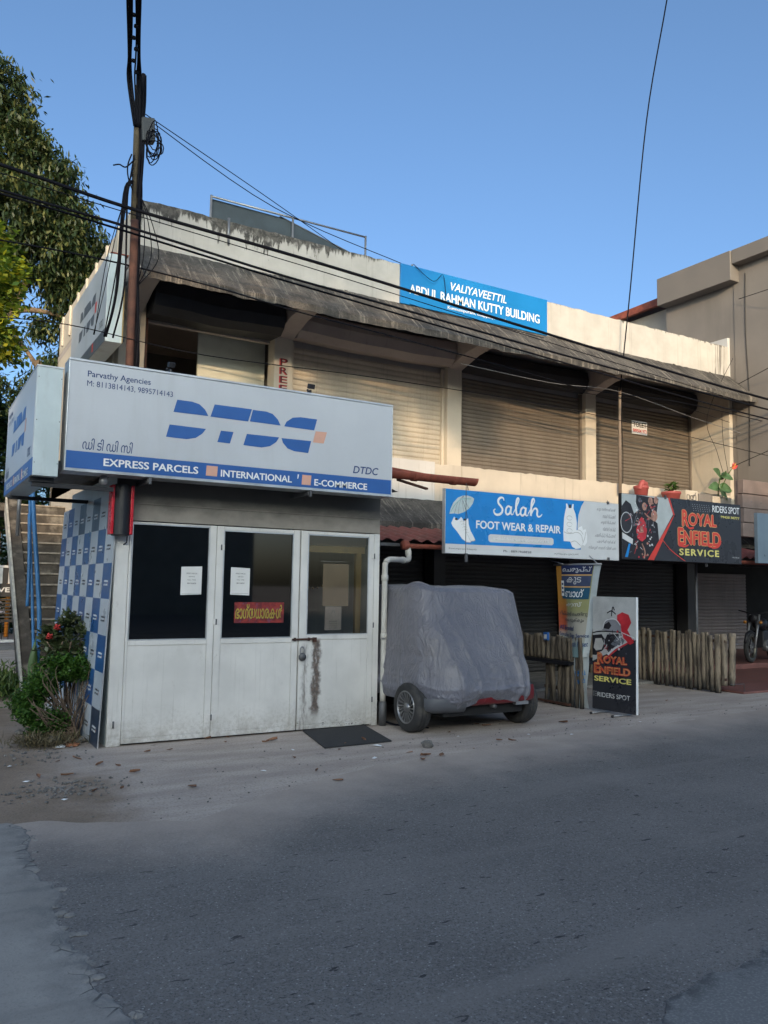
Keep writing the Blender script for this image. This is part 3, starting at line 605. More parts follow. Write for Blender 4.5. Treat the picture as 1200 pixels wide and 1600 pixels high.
# ================================================================== PARCEL KIOSK
ki = thing('parcel_kiosk', 'small white metal kiosk with glazed folding doors under the courier signboard', 'kiosk', (1.5, 1.3, 0))
SOOT_SHADE = m_soot_shade('sooty_shaded_beam', (.26, .235, .205), (.06, .055, .05), 2.24, 2.50)  # soot plus the overhanging sign's shade, both painted into the beam colour
b = MB(); b.box(.0, 3.03, .0, .05, 2.215, 2.68, SOOT_SHADE); b.box(.01, 3.02, -.008, 0, 2.38, 2.392, SOOT_SHADE); b.build('header', ki, bevel=.004)
INN = M('kiosk_inside', (.05, .048, .045), .8)
b = MB(); b.box(0, .04, .053, 2.58, 0, 2.68, CABW); b.box(2.99, 3.03, .053, 2.58, 0, 2.68, CABW); b.box(.042, 2.988, 2.5, 2.58, 0, 2.68, INN); b.build('wall', ki)
b = MB(); b.box(.042, 2.988, .053, 2.498, 0, .03, INN); b.build('floor', ki)
b = MB(); b.box(.05, 2.98, .06, 2.49, 2.5, 2.53, INN); b.build('ceiling', ki)
b = MB(); b.box(.3, 1.9, 1.3, 1.7, .03, 1.0, M('counter_wood', (.06, .04, .03), .6)); b.build('counter', ki, bevel=.01)
# corrugated roof
V = []; F = []; n = 110
for i in range(n+1):
    x = -.85+(4.0)*i/n; z = 2.72+.014*math.sin(i*1.3); V += [(x, -.2, z), (x, 2.58, z+.06)]
for i in range(n): F.append((2*i, 2*i+2, 2*i+3, 2*i+1))
b = MB(); b.add(V, F, M('corrugated_sheet', (.12, .12, .12), .6, .3, dirt=(.1, .06, .04), damt=.5), True); b.build('roof', ki)
b = MB(); b.box(.0, .135, -.002, .048, 0, 2.21, WMET); b.build('door_frame', ki, bevel=.006); b = MB(); b.box(2.955, 3.03, -.002, .048, 0, 2.21, WMET); b.build('door_frame', ki, bevel=.006)
def leaf(x0, x1, wx0, wx1, z0, zs, zt, m, glass, hinges, nm):
    """stiles, rails and a sheet panel below the pane"""
    b = MB(); y0, y1 = -.006, .04; ztop = 2.205
    b.box(x0, wx0, y0, y1, z0, ztop, m); b.box(wx1, x1, y0, y1, z0, ztop, m); b.box(wx0+.001, wx1-.001, y0, y1, zt, ztop-.001, m); b.box(wx0+.001, wx1-.001, y0, y1, zs-.05, zs, m); b.box(wx0+.001, wx1-.001, y0+.008, y1-.01, z0+.05, zs-.051, m); b.box(wx0+.001, wx1-.001, y0, y1, z0, z0+.049, m)
    d = b.build('door', ki, bevel=.004); d['label'] = nm
    g = MB(); g.box(wx0, wx1, .014, .02, zs, zt, glass); g.build('pane', d)
    fr = MB()
    for q in ((wx0, wx0+.012, zs, zt), (wx1-.012, wx1, zs, zt), (wx0+.0125, wx1-.0125, zs, zs+.012), (wx0+.0125, wx1-.0125, zt-.012, zt)): fr.box(q[0], q[1], -.004, .012, q[2], q[3], ALU)
    fr.build('glazing_bead', d)
    for hx, hz in hinges:
        h = MB(); h.box(hx-.035, hx-.004, -.014, -.007, hz-.028, hz+.028, m); h.box(hx+.004, hx+.035, -.014, -.007, hz-.028, hz+.028, m); h.tube([(hx, -.014, hz-.03), (hx, -.014, hz+.03)], .008, IRON); h.build('hinge', d, bevel=.002)
    return d
leaf(.138, 1.035, .16, .965, .02, 1.02, 2.19, WMET, GLASS, [], 'white door leaf with a paper on its dark pane, hinged to the leftmost frame')
leaf(1.04, 2.0, 1.115, 1.925, .02, 1.02, 2.165, WMET, GLASS, [(1.04, .22), (1.06, 1.20), (1.09, 1.98)], 'white door leaf with a red poster behind its dark pane')
d3 = leaf(2.015, 2.95, 2.10, 2.885, .02, 1.045, 2.17, RUSTDOOR, GLASSC, [(2.953, .3), (2.953, 1.15), (2.953, 1.95)], 'rust-streaked white door with bolt and padlock')
h = MB(); h.box(.02, .055, -.012, -.003, .185, .24, WMET); h.box(.062, .1, -.012, -.003, .185, .24, WMET); h.tube([(.058, -.014, .18), (.058, -.014, .245)], .009, IRON); h.build('hinge', ki)
b = MB(); b.tube([(1.93, -.02, 1.0), (2.20, -.02, 1.005)], .011, RUST); b.box(1.95, 1.97, -.03, -.007, .985, 1.02, RUST); b.box(2.12, 2.14, -.03, -.007, .985, 1.02, RUST); b.box(2.18, 2.23, -.014, -.007, .97, 1.02, RUST); b.build('bolt', d3)
b = MB(); b.lathe([(0, -.012), (.04, -.012), (.045, 0), (.04, .018), (0, .018)], (2.05, -.03, .81), (0, -1, 0), IRON, 20); b.tube(spline([(2.025, -.025, .84), (2.028, -.025, .90), (2.05, -.025, .92), (2.07, -.025, .90), (2.075, -.025, .84)]), .008, GALV); b.build('padlock', d3)
# yellow inner frame and pale partition seen through the third pane
b = MB(); b.box(2.05, 2.11, .22, .28, .03, 1.98, YFRAME); b.box(2.84, 2.91, .22, .28, .03, 1.98, YFRAME); b.box(2.05, 2.95, .215, .285, 1.98, 2.06, YFRAME); b.build('inner_door_frame', ki, bevel=.004)
b = MB(); b.box(2.02, 2.98, .24, .26, 2.065, 2.49, BEIGE); b.build('inner_panel', ki)
# papers
for i, (x0, z0, x1, z1) in enumerate(((.675, 1.475, .895, 1.765), (1.21, 1.485, 1.425, 1.775))):
    t = thing('paper_notice', ('white printed notice taped inside the wide left kiosk pane', 'white printed notice taped above the red poster on the kiosk middle pane')[i], 'notice', ((x0+x1)/2, .012, z0), 'printed notices on the kiosk panes')
    b = MB(); q = .008*(1-2*i); b.add([(x0, .0115, z0), (x1, .0115, z0+q), (x1, .009, z1+q), (x0, .0105, z1)], [(0, 1, 2, 3)], PAPER); b.build('sheet', t)
    b = MB(); u0, u1 = x0+.055, x1-.05
    for k_, (s_, hgt) in enumerate((('SPEED PARCEL', .013), ('SERVICE', .011), ('FULL TIME', .011), ('8891968828', .014))):
        w = (u1-u0)*(1, .55, .75, .8)[k_]/2; c = (u0+u1)/2; b.text(s_, (0, .008, 0), FX, (c-w, z1-.06-.034*k_-hgt, c+w, z1-.06-.034*k_), INK, .001)
    b.add([(x0+.012, .0085, z0+.012), (x1-.012, .0085, z0+.012), (x1-.012, .0085, z0+.014), (x0+.012, .0085, z0+.014)], [(0, 1, 2, 3)], INK); b.build('lettering', t)
t = thing('red_poster', 'red festive poster with big yellow native lettering behind the middle pane', 'poster', (1.54, .012, 1.18))
k = N('poster_red'); a = k.noise(k.pos(), 14, 5, .6); c_ = k.mix(k.ss(a, .4, .6), (.13, .012, .016), (.28, .028, .022)); c_ = k.mix(k.ss(k.noise(k.pos((1, 1, 1)), 22, 3), .58, .7, 0, .6), c_, (.12, .06, .14)); k.base(c_, .6); POST = k.m  # sheet and lettering colours darkened to stand in for the pane's dimming
b = MB(); b.box(1.262, 1.83, .008, .0125, 1.185, 1.405, POST); b.build('sheet', t)
b = MB(); b.text('ഭാഗ്യധാരകൾ', (0, .0075, 0), FX, (1.275, 1.22, 1.815, 1.375), M('poster_shadow', (.10, .02, .03), .6, bump=0), .0008, .045); b.text('ഭാഗ്യധാരകൾ', (0, .0075, 0), FX, (1.272, 1.228, 1.812, 1.385), M('poster_yellow', (.36, .27, .04), .6, bump=0), .0022, .018); b.build('lettering', t)
b = MB(); b.box(2.32, 2.65, .05, .056, 1.365, 1.845, BEIGE); b.box(2.29, 2.62, .048, .05, 1.87, 1.876, GALV); tag(b.build('paper_board', loc=(2.48, .05, 1.365)), 'blank beige board hanging inside the rusty door pane', 'board')
t = thing('small_notice', 'small greyish notice below the beige board inside the rusty door pane', 'notice', (2.46, .052, 1.09))
b = MB(); b.box(2.355, 2.565, .05, .055, 1.095, 1.36, M('old_paper', (.42, .37, .35), .8)); b.build('sheet', t)
b = MB()
for i, s_ in enumerate(('PLEASE', 'KEEP DOOR', 'CLOSED', 'AC ON')): b.text(s_, (0, .0495, 0), FX, (2.41, 1.185-.025*i, 2.51, 1.20-.025*i), INK, .001)
b.ribbon([(2.44, 1.28), (2.45, 1.31), (2.47, 1.31), (2.48, 1.28)], [.006, .006], (0, .0495, 0), FX, MGREY, .001); b.build('lettering', t)
# garland of dim bulbs inside
b = MB()
for i in range(11):
    x = 2.2+.06*i; z = 1.55+.9*((x-2.5)**2)*2.2
    b.lathe([(0, 0), (.012, .006), (.014, .014), (.008, .024), (0, .026)], (x, .68, z), (0, 0, 1), YFRAME, 8)
tag(b.build('garland', loc=(2.5, .68, 1.5)), 'string of small yellow beads hanging inside the rusty door pane', 'garland')
# corner lamp box
t = thing('light_box', 'black rounded light box with red side strips at the kiosk corner', 'light box', (.03, -.1, 2.05))
def rp(pts, z0, z1, m, b):
    n = len(pts); b.add([(x, y, z0) for x, y in pts]+[(x, y, z1) for x, y in pts], [tuple(range(n))[::-1], tuple(range(n, 2*n))]+[(i, (i+1) % n, n+(i+1) % n, n+i) for i in range(n)], m)
b = MB(); rp([(-.055, -.02)]+[(-.055+.15*i/8, -.15-.045*math.sin(math.pi*i/8)) for i in range(9)]+[(.095, -.02)], 2.05, 2.555, BLACK, b); b.build('cabinet', t, bevel=.008)
b = MB(); b.box(-.088, -.057, -.16, -.02, 2.06, 2.545, LAMPR); b.build('strip', t, bevel=.008)
b = MB(); b.box(.097, .128, -.16, -.02, 2.06, 2.545, LAMPR); b.build('strip', t, bevel=.008)
b = MB(); b.tube([(.1, -.05, 2.05), (.1, -.05, 1.99), (.08, -.01, 1.97)], .006, CABLE); b.build('cable', t)

# checkered advertising board leaning on the side wall
t = thing('checkered_board', 'tall blue and white checkered advertising board leaning on the kiosk side wall', 'board', (-.05, 1.5, 0))
UL = Vector((0, -1, 0)); VL = Vector((.034, 0, 1)).normalized(); OB = Vector((-.092, 3.08, .0)); ULV = (UL, VL); W_, H_ = 3.12, 2.50
b = MB(); b.poly([(0, .0), (W_, .0), (W_, H_), (0, H_)], OB, ULV, ALU, .012, -.014); b.build('backing', t)
b = MB(); cw, ch = W_/8, H_/7
CHW = M('board_white', (.50, .54, .58), .32, var=.04, bump=0); CHB = M('board_blue', (.022, .10, .27), .32, var=.12, bump=0); CHN = M('board_navy', (.03, .05, .085), .35, var=.1, bump=0)
for c in range(8):
    for r in range(7):
        blue = ((7-c)+(6-r)) % 2 == 0
        b.poly([(c*cw, r*ch), ((c+1)*cw, r*ch), ((c+1)*cw, (r+1)*ch), (c*cw, (r+1)*ch)], OB, ULV, (CHN if (r == 6 and c > 2) or r == 0 else CHB) if blue else CHW, .0005, 0)
b.build('checker_print', t)
LOGO = [[(.397, 3.269), (.430, 3.395), (.58, 3.394), (.655, 3.378), (.715, 3.33), (.75, 3.270)], [(.364, 3.14), (.334, 3.015), (.54, 3.012), (.63, 3.035), (.695, 3.085), (.731, 3.137)], [(.772, 3.267), (.811, 3.397), (1.21, 3.397), (1.172, 3.265)], [(.886, 3.137), (1.019, 3.137), (.985, 3.016), (.853, 3.018)],
        [(1.191, 3.268), (1.22, 3.393), (1.37, 3.393), (1.44, 3.377), (1.50, 3.325), (1.534, 3.265)], [(1.163, 3.135), (1.129, 3.015), (1.33, 3.01), (1.42, 3.033), (1.49, 3.085), (1.521, 3.137)], [(1.575, 3.262), (1.60, 3.315), (1.67, 3.365), (1.76, 3.381), (1.956, 3.381), (1.923, 3.257)], [(1.548, 3.133), (1.565, 3.085), (1.62, 3.03), (1.70, 3.008), (1.86, 3.004), (1.891, 3.137)]]
LSQ = [(1.941, 3.25), (2.078, 3.253), (2.041, 3.126), (1.913, 3.126)]
def logo(b, O, UV, x, y, w, m, m2, d=.002, hs=1.0):
    k = w/1.75
    for p in LOGO: b.poly([(x+(q[0]-.334)*k, y+(q[1]-3.004)*k*hs) for q in p], O, UV, m, .0008, d)
    b.poly([(x+(q[0]-.334)*k, y+(q[1]-3.004)*k*hs) for q in LSQ], O, UV, m2, .0008, d)
b = MB()
for c in range(8):
    for r in range(7):
        blue = ((7-c)+(6-r)) % 2 == 0; logo(b, OB, ULV, c*cw+.10, r*ch+.13, .19, WPRINT if blue else DGREY, PINK, .0012, 1.35)
b.build('print_marks', t)

# ================================================================== SIGNS
def signtext(b, O, UV, f, small=False, cm=BLUE):
    """courier sign graphics; f maps the front-sign X,Z to sign u,v"""
    def bx(x0, z0, x1, z1): a = f(x0, z0); c = f(x1, z1); return (a[0], a[1], c[0], c[1])
    b.text('Parvathy Agencies', O, UV, bx(-.419, 3.485, .165, 3.56), NAVY, .002, .008); b.text('M: 8113814143, 9895714143', O, UV, bx(-.421, 3.405, .385, 3.468), NAVY, .002, .004)
    b.text('ഡി ടി ഡി സി', O, UV, bx(-.435, 2.815, .022, 2.925), NAVY, .002, .006, .15); b.text('DTDC', O, UV, bx(2.408, 2.835, 2.731, 2.918), NAVY, .002, .014, .2)
    b.text('EXPRESS PARCELS', O, UV, bx(-.24, 2.675, .668, 2.748), WPRINT, .004, .022); b.text('INTERNATIONAL', O, UV, bx(.90, 2.67, 1.679, 2.742), WPRINT, .004, .022); b.text('E-COMMERCE', O, UV, bx(1.94, 2.66, 2.589, 2.732), WPRINT, .004, .022)
t = thing('courier_signboard', 'long white and blue courier light-box sign above the kiosk doors', 'sign', (1.17, -.3, 2.62))
b = MB(); b.box(-.572, 2.898, -.445, -.2, 2.62, 3.64, CABW); b.build('cabinet', t, bevel=.006)
b = MB(); b.box(-.572, 2.898, -.4505, -.4455, 2.795, 3.636, PANELW); b.build('face', t)
b = MB(); b.box(-.572, 2.898, -.4505, -.4455, 2.635, 2.7945, BLUE); b.build('band', t)
b = MB(); b.box(-.585, 2.91, -.456, -.19, 3.64, 3.662, ALU); b.box(-.585, 2.91, -.456, -.19, 2.605, 2.632, ALU); b.box(-.585, -.5725, -.456, -.19, 2.6325, 3.6395, ALU); b.box(2.8985, 2.91, -.456, -.19, 2.6325, 3.6395, ALU); b.build('edge_trim', t, bevel=.003)
b = MB(); O = (0, -.4506, 0); signtext(b, O, FX, lambda x, z: (x, z)); b.build('lettering', t)
b = MB()
for p in LOGO: b.poly(p, O, FX, BLUE, .0012, .0015)
for p in (LSQ, [(.752, 2.77), (.868, 2.77), (.862, 2.668), (.746, 2.668)], [(1.799, 2.766), (1.905, 2.766), (1.898, 2.66), (1.792, 2.66)]): MB().poly(p, O, FX, PINK, .0012, .0015).build('print_square', t)
b.build('logo', t); MB().poly([(1.745, 2.765), (1.76, 2.765), (1.752, 2.72), (1.742, 2.72)], O, FX, WPRINT, .0012, .0015).build('print_tick', t)
for x in (.36, 1.88):
    b = MB(); b.obox((x-.03, -.47, 3.70), (.06, 0, .0), (0, .07, .02), (0, -.015, .05), BLACK); b.box(x-.01, x+.01, -.44, -.36, 3.655, 3.70, BLACK); b.box(x-.05, x-.03, -.45, -.43, 3.68, 3.70, BLACK); b.build('spotlight', t, bevel=.005)
for x in (.2, 1.9):
    b = MB(); b.box(x-.02, x+.02, -.43, .0, 2.56, 2.60, IRON); b.box(x-.012, x+.012, -.46, -.43, 2.54, 2.61, IRON); b.build('bracket', t)

t = thing('side_courier_sign', 'white courier light box at the left end of the kiosk, facing the side lane', 'sign', (-.73, .8, 2.54))
b = MB(); b.box(-.845, -.625, -.40, 1.95, 2.545, 3.55, CABW); b.build('cabinet', t, bevel=.006)
b = MB(); b.box(-.8505, -.8455, -.395, 1.945, 2.71, 3.545, PANELW); b.build('face', t)
b = MB(); b.box(-.8505, -.8455, -.395, 1.945, 2.55, 2.7095, BLUE); b.build('band', t)
b = MB(); O = (-.8506, 1.95, 0); fm = lambda x, z: (.03+(x+.565)/3.47*2.29, z-.085); signtext(b, O, FL, fm); b.build('lettering', t)
b = MB()
for p in LOGO: b.poly([fm(*q) for q in p], O, FL, BLUE, .0012, .0015)
for p in (LSQ, [(.752, 2.77), (.868, 2.77), (.862, 2.668), (.746, 2.668)], [(1.799, 2.766), (1.905, 2.766), (1.898, 2.66), (1.792, 2.66)]): MB().poly([fm(*q) for q in p], O, FL, PINK, .0012, .0015).build('print_square', t)
b.build('logo', t)
b = MB(); b.box(-.852, -.622, -.405, 1.955, 3.551, 3.565, ALU); b.box(-.852, -.64, -.3, -.25, 2.50, 2.543, BLACK); b.box(-.83, -.1, -.28, -.24, 2.46, 2.50, BLACK); b.box(-.83, .05, 1.5, 1.54, 2.49, 2.53, BLACK)
for z in (2.66, 3.05, 3.45):
    for x in (-.835, -.64): b.box(x, x+.008, -.403, -.4, z, z+.008, IRON)
b.build('trim', t)
b = MB(); b.lathe([(0, 0), (.03, 0), (.045, -.05), (.03, -.085), (0, -.09)], (-.2, -.3, 2.60), (0, 0, 1), GALV, 14); tag(b.build('bulb_shade', loc=(-.2, -.3, 2.6)), 'small grey lamp bulb holder under the left end of the long sign', 'lamp')

t = thing('upper_side_sign', 'grey-white light box high on the building side wall by the pole', 'sign', (.42, 3.9, 4.74))
b = MB(); b.box(.305, .525, 2.6, 5.25, 4.75, 5.95, CABW); b.build('cabinet', t, bevel=.006)
b = MB(); b.box(.3, .3045, 2.605, 5.245, 4.93, 5.945, PANELW); b.build('face', t)
b = MB(); b.box(.3, .3045, 2.605, 5.245, 4.755, 4.9295, M('faded_band', (.09, .10, .12), .4)); b.build('band', t)
O = (.2999, 5.25, 0); fm = lambda x, z: (.03+(x+.565)/3.47*2.59, 4.75+(z-2.62)*1.155); FADE = M('faded_print', (.10, .11, .13), .5)
b = MB()
for p in LOGO: b.poly([fm(*q) for q in p], O, FL, FADE, .0012, .0015)
for p in (LSQ, [(1.799, 2.766), (1.905, 2.766), (1.898, 2.66), (1.792, 2.66)]): MB().poly([fm(*q) for q in p], O, FL, BRED, .0012, .0015).build('print_square', t)
b.build('logo', t)
b = MB(); q = fm(2.408, 2.835)+fm(2.731, 2.918); b.text('DTDC', O, FL, q, FADE, .002, .014, .2); q = fm(-.24, 2.675)+fm(.668, 2.748); b.text('EXPRESS PARCELS', O, FL, q, WPRINT, .002, .02); b.build('lettering', t)
b = MB(); b.box(.515, .53, 2.59, 2.6, 4.75, 5.95, YFRAME); b.box(.33, .56, 2.595, 2.7, 5.955, 5.97, TERRA); b.build('trim', t)
b = MB(); b.box(.53, .64, 3.0, 3.05, 4.9, 4.95, IRON); b.box(.53, .64, 3.0, 3.05, 5.7, 5.75, IRON); b.build('bracket', t)

# ---- blue footwear sign
t = thing('footwear_signboard', 'sky blue footwear shop signboard with white umbrella, shoes and bag', 'sign', (5.65, .22, 2.03))
O = Vector((0, .2, 0))
b = MB(); b.box(4.10, 7.185, .202, .27, 2.03, 2.862, ALU); b.build('cabinet', t, bevel=.004)
b = MB(); b.poly([(4.105, 2.155), (6.43, 2.165), (6.385, 2.30), (6.365, 2.48), (6.385, 2.65), (6.44, 2.78), (6.50, 2.855), (4.105, 2.855)], O, FX, SKYB, .002, 0); b.poly([(4.105, 2.036), (7.18, 2.036), (7.18, 2.855), (6.5015, 2.855), (6.4415, 2.779), (6.3865, 2.65), (6.3665, 2.48), (6.3865, 2.30), (6.4315, 2.1635), (4.105, 2.1535)], O, FX, LGREY, .002, 0); b.build('face', t)
b = MB()
# brush script name
z0 = 2.60; st = [.014, .034, .03, .034, .014]
b.ribbon([(5.045, 2.765), (5.03, 2.80), (4.985, 2.80), (4.95, 2.765), (4.955, 2.72), (4.99, 2.69), (5.02, 2.65), (5.005, 2.60), (4.95, 2.57), (4.895, 2.58), (4.875, 2.62), (4.90, 2.645)], st, O, FX, WPRINT, .004)
def sa(x): b.ribbon([(x+.10, 2.68), (x+.06, 2.695), (x+.025, 2.665), (x+.015, 2.61), (x+.045, 2.583), (x+.085, 2.61), (x+.105, 2.685)], [.024, .03, .024], O, FX, WPRINT, .0045); b.ribbon([(x+.108, 2.695), (x+.10, 2.62), (x+.115, 2.586), (x+.15, 2.60)], [.032, .014], O, FX, WPRINT, .005)
sa(5.06); sa(5.315)
b.ribbon([(5.205, 2.61), (5.26, 2.70), (5.30, 2.79), (5.285, 2.815), (5.262, 2.78), (5.25, 2.68), (5.26, 2.60), (5.285, 2.585), (5.33, 2.62)], [.014, .02, .034, .03, .014], O, FX, WPRINT, .0055)
b.ribbon([(5.46, 2.61), (5.52, 2.70), (5.57, 2.79), (5.555, 2.825), (5.53, 2.79), (5.515, 2.68), (5.51, 2.585)], [.014, .02, .034, .034], O, FX, WPRINT, .0045)
b.ribbon([(5.52, 2.62), (5.56, 2.68), (5.60, 2.695), (5.625, 2.665), (5.62, 2.61), (5.645, 2.583), (5.69, 2.60), (5.71, 2.625)], [.02, .032, .012], O, FX, WPRINT, .005)
b.text('FOOT WEAR & REPAIR', O, FX, (4.585, 2.37, 6.05, 2.478), WPRINT, .004, .024)
b.poly([(4.79+.03, 2.20), (5.89, 2.203), (5.918, 2.225), (5.918, 2.285), (5.89, 2.305), (4.82, 2.307), (4.79, 2.285), (4.79, 2.225)], O, FX, LGREY, .0015, .002)
b.text('െചരിപ്പ് റിപ്പയർ െചയ്തു െകാടുക്കുന്നു', O, FX, (4.87, 2.225, 5.83, 2.283), WPRINT, .0045, .012); b.text('െചരിപ്പ് റിപ്പയർ െചയ്തു െകാടുക്കുന്നു', O, FX, (4.872, 2.223, 5.832, 2.281), MGREY, .004, .0)
b.text('Ph : 8891968828', O, FX, (5.04, 2.078, 5.52, 2.108), INK, .003, .01); b.text('Kunnumpuram, Edappally', O, FX, (4.16, 2.082, 4.60, 2.106), INK, .003); b.text('കുന്നുംപുറം, ഇടപ്പള്ളി', O, FX, (5.93, 2.075, 6.38, 2.106), INK, .003)
for i, s_ in enumerate(('കുട നന്നാക്കൽ', 'ബാഗ് റിപ്പയർ', 'ഷൂസ് റിപ്പയർ', 'സിബ്ബ് വർക്ക്', 'ചെരിപ്പ് റിപ്പയർ', 'പോളിഷ് വർക്ക്', 'സ്കൂൾ ബാഗ് വിൽപന')):
    z = 2.775-.093*i; x0 = (6.74, 6.86, 6.82, 6.86, 6.70, 6.74, 6.58)[i]; b.text(s_, O, FX, (x0, z-.045, 7.12, z+.012), MGREY, .0035, .008)
b.build('lettering', t)
b = MB()   # pictures: umbrella, shoes, bag, sandals
b.poly([(4.163, 2.535), (4.18, 2.60), (4.22, 2.68), (4.29, 2.75), (4.37, 2.785), (4.45, 2.79), (4.52, 2.775), (4.553, 2.755), (4.53, 2.69), (4.47, 2.62), (4.39, 2.57), (4.30, 2.54), (4.24, 2.545)], O, FX, M('umbrella_white', (.50, .58, .58), .5, var=.1, vs=8, bump=0), .0015, .002)
for e in ((4.24, 2.545), (4.30, 2.54), (4.39, 2.57), (4.47, 2.62)): b.ribbon([(4.38, 2.785), ((4.38+e[0])/2-.02, (2.785+e[1])/2+.02), e], [.005, .006], O, FX, MGREY, .004)
b.ribbon([(4.18, 2.56), (4.25, 2.66), (4.35, 2.735), (4.5, 2.75)], [.012, .012], O, FX, M('umbrella_band', (.25, .45, .45), .5, bump=0), .0045); b.ribbon([(4.37, 2.72), (4.42, 2.6), (4.45, 2.5)], [.006, .006], O, FX, DGREY, .004)
def shoe(dx, dz, m):
    b.poly([(4.235+dx, 2.505+dz), (4.262+dx, 2.485+dz), (4.275+dx, 2.455+dz), (4.31+dx, 2.47+dz), (4.345+dx, 2.505+dz), (4.365+dx, 2.49+dz), (4.385+dx, 2.455+dz), (4.43+dx, 2.47+dz), (4.456+dx, 2.497+dz), (4.465+dx, 2.42+dz), (4.495+dx, 2.34+dz), (4.545+dx, 2.27+dz), (4.572+dx, 2.225+dz), (4.555+dx, 2.21+dz), (4.51+dx, 2.205+dz), (4.49+dx, 2.187+dz), (4.43+dx, 2.19+dz), (4.36+dx, 2.23+dz), (4.29+dx, 2.31+dz), (4.21+dx, 2.385+dz), (4.193+dx, 2.42+dz)], O, FX, m, .0012, .002 if m is not SHADG else .001)
shoe(.006, -.008, SHADG); shoe(0, 0, WPRINT)
for q in range(5): b.ribbon([(4.33+.018*q, 2.44-.035*q), (4.36+.02*q, 2.455-.035*q), (4.40+.018*q, 2.445-.035*q)], [.004, .004], O, FX, SHADG, .004)
b.ribbon([(4.375, 2.45), (4.41, 2.35), (4.47, 2.25), (4.5, 2.2)], [.004, .004], O, FX, SHADG, .004); b.poly(circ(4.27, 2.475, .022, .014, 12), O, FX, DGREY, .001, .0035); b.poly(circ(4.405, 2.475, .022, .014, 12), O, FX, DGREY, .001, .0035)
b.poly([(6.105, 2.27), (6.10, 2.40), (6.115, 2.60), (6.14, 2.70), (6.155, 2.75), (6.15, 2.80), (6.175, 2.80), (6.20, 2.74), (6.255, 2.74), (6.27, 2.80), (6.295, 2.80), (6.29, 2.74), (6.33, 2.66), (6.355, 2.54), (6.345, 2.40), (6.32, 2.27)], O, FX, WPRINT, .0012, .002)
for q in range(3): b.ribbon(circ(6.215, 2.60-.09*q, .05, .03, 10), [.006, .006], O, FX, SHADG, .004)
b.ribbon([(6.11, 2.40), (6.2, 2.38), (6.34, 2.40)], [.008, .008], O, FX, SHADG, .004); b.box(6.205, 6.245, .1965, .198, 2.74, 2.79, DGREY)
b.poly([(6.22, 2.28), (6.26, 2.20), (6.33, 2.17), (6.41, 2.18), (6.45, 2.24), (6.50, 2.22), (6.545, 2.27), (6.55, 2.36), (6.52, 2.46), (6.47, 2.44), (6.45, 2.50), (6.40, 2.48), (6.36, 2.44), (6.30, 2.40), (6.33, 2.34), (6.27, 2.33)], O, FX, WPRINT, .0012, .0035)
for q in ([(6.30, 2.40), (6.38, 2.40), (6.44, 2.36), (6.46, 2.28)], [(6.36, 2.44), (6.42, 2.43), (6.47, 2.38)], [(6.24, 2.26), (6.32, 2.28), (6.42, 2.22)], [(6.46, 2.25), (6.50, 2.33), (6.52, 2.42)]): b.ribbon(q, [.008, .008], O, FX, SHADG, .006)
b.build('picture', t)
b = MB()
for x in (4.42, 6.95): b.box(x-.003, x+.003, .19, .196, (1.95 if x < 5 else 2.84), (2.95 if x < 5 else 2.9), IRON)
b.box(4.405, 4.44, .175, .2, 1.93, 2.04, IRON); b.box(6.94, 6.965, .17, .2, 2.03, 2.07, IRON); b.box(6.94, 6.965, .17, .2, 2.84, 2.88, IRON); b.build('strap', t)

# ---- motorcycle service sign
def mc_letters(b, O, UV, bx, m_out, m_in, m_line):
    """two arched words with red fill and gold outline"""
    for st, q in bx:
        b.text(st, O, UV, (q[0]-.008, q[1]-.008, q[2]+.008, q[3]+.008), m_out, .0028, .055); b.text(st, O, UV, q, m_in, .0040, .028)
t = thing('motorcycle_service_signboard', 'black motorcycle service signboard with red lettering and bike photo', 'sign', (8.6, .22, 2.06))
O = Vector((0, .2, 0))
b = MB(); b.box(7.24, 9.985, .202, .26, 2.055, 3.03, BLACK); b.build('cabinet', t, bevel=.004)
b = MB(); b.box(7.245, 9.98, .199, .202, 2.06, 3.025, SIGNK); b.build('face', t)
SKYP = M('photo_sky', (.42, .45, .45), .5, var=.12, vs=3, bump=0); PHD = M('photo_dark', (.018, .016, .02), .5, var=.5, vs=14, bump=0); PHG = M('photo_grey', (.12, .13, .15), .5, var=.5, vs=20, bump=0); PHR = M('photo_red', (.50, .03, .04), .4, var=.2, vs=9, bump=0); PHS = M('photo_skin', (.42, .22, .16), .5, var=.4, vs=18, bump=0)
b = MB(); d = .0012
b.poly([(7.246, 2.061), (7.80, 2.061), (8.35, 2.78), (8.24, 3.024), (7.246, 3.024)], O, FX, SKYP, .0006, .0032)
b.poly([(7.246, 2.061), (7.80, 2.061), (8.03, 2.36), (8.0, 2.62), (7.93, 2.66), (7.98, 2.75), (8.03, 3.0), (7.55, 3.024), (7.54, 2.9), (7.60, 2.80), (7.50, 2.74), (7.43, 2.88), (7.33, 2.93), (7.246, 2.84)], O, FX, PHD, .0006, .0042)
b.poly(circ(7.34, 2.60, .125, .16, 30), O, FX, PHG, .0006, .005); b.poly(circ(7.335, 2.60, .105, .135, 30), O, FX, DGREY, .0006, .0056); b.ribbon(circ(7.335, 2.60, .115, .15, 24), [.008, .008], O, FX, LGREY, .0068)
b.poly([(7.56, 2.38), (7.54, 2.50), (7.60, 2.65), (7.66, 2.70), (7.74, 2.62), (7.77, 2.50), (7.74, 2.38), (7.66, 2.33)], O, FX, PHR, .0006, .0052); b.poly([(7.60, 2.46), (7.63, 2.56), (7.67, 2.56), (7.70, 2.47)], O, FX, PHS, .0006, .006)
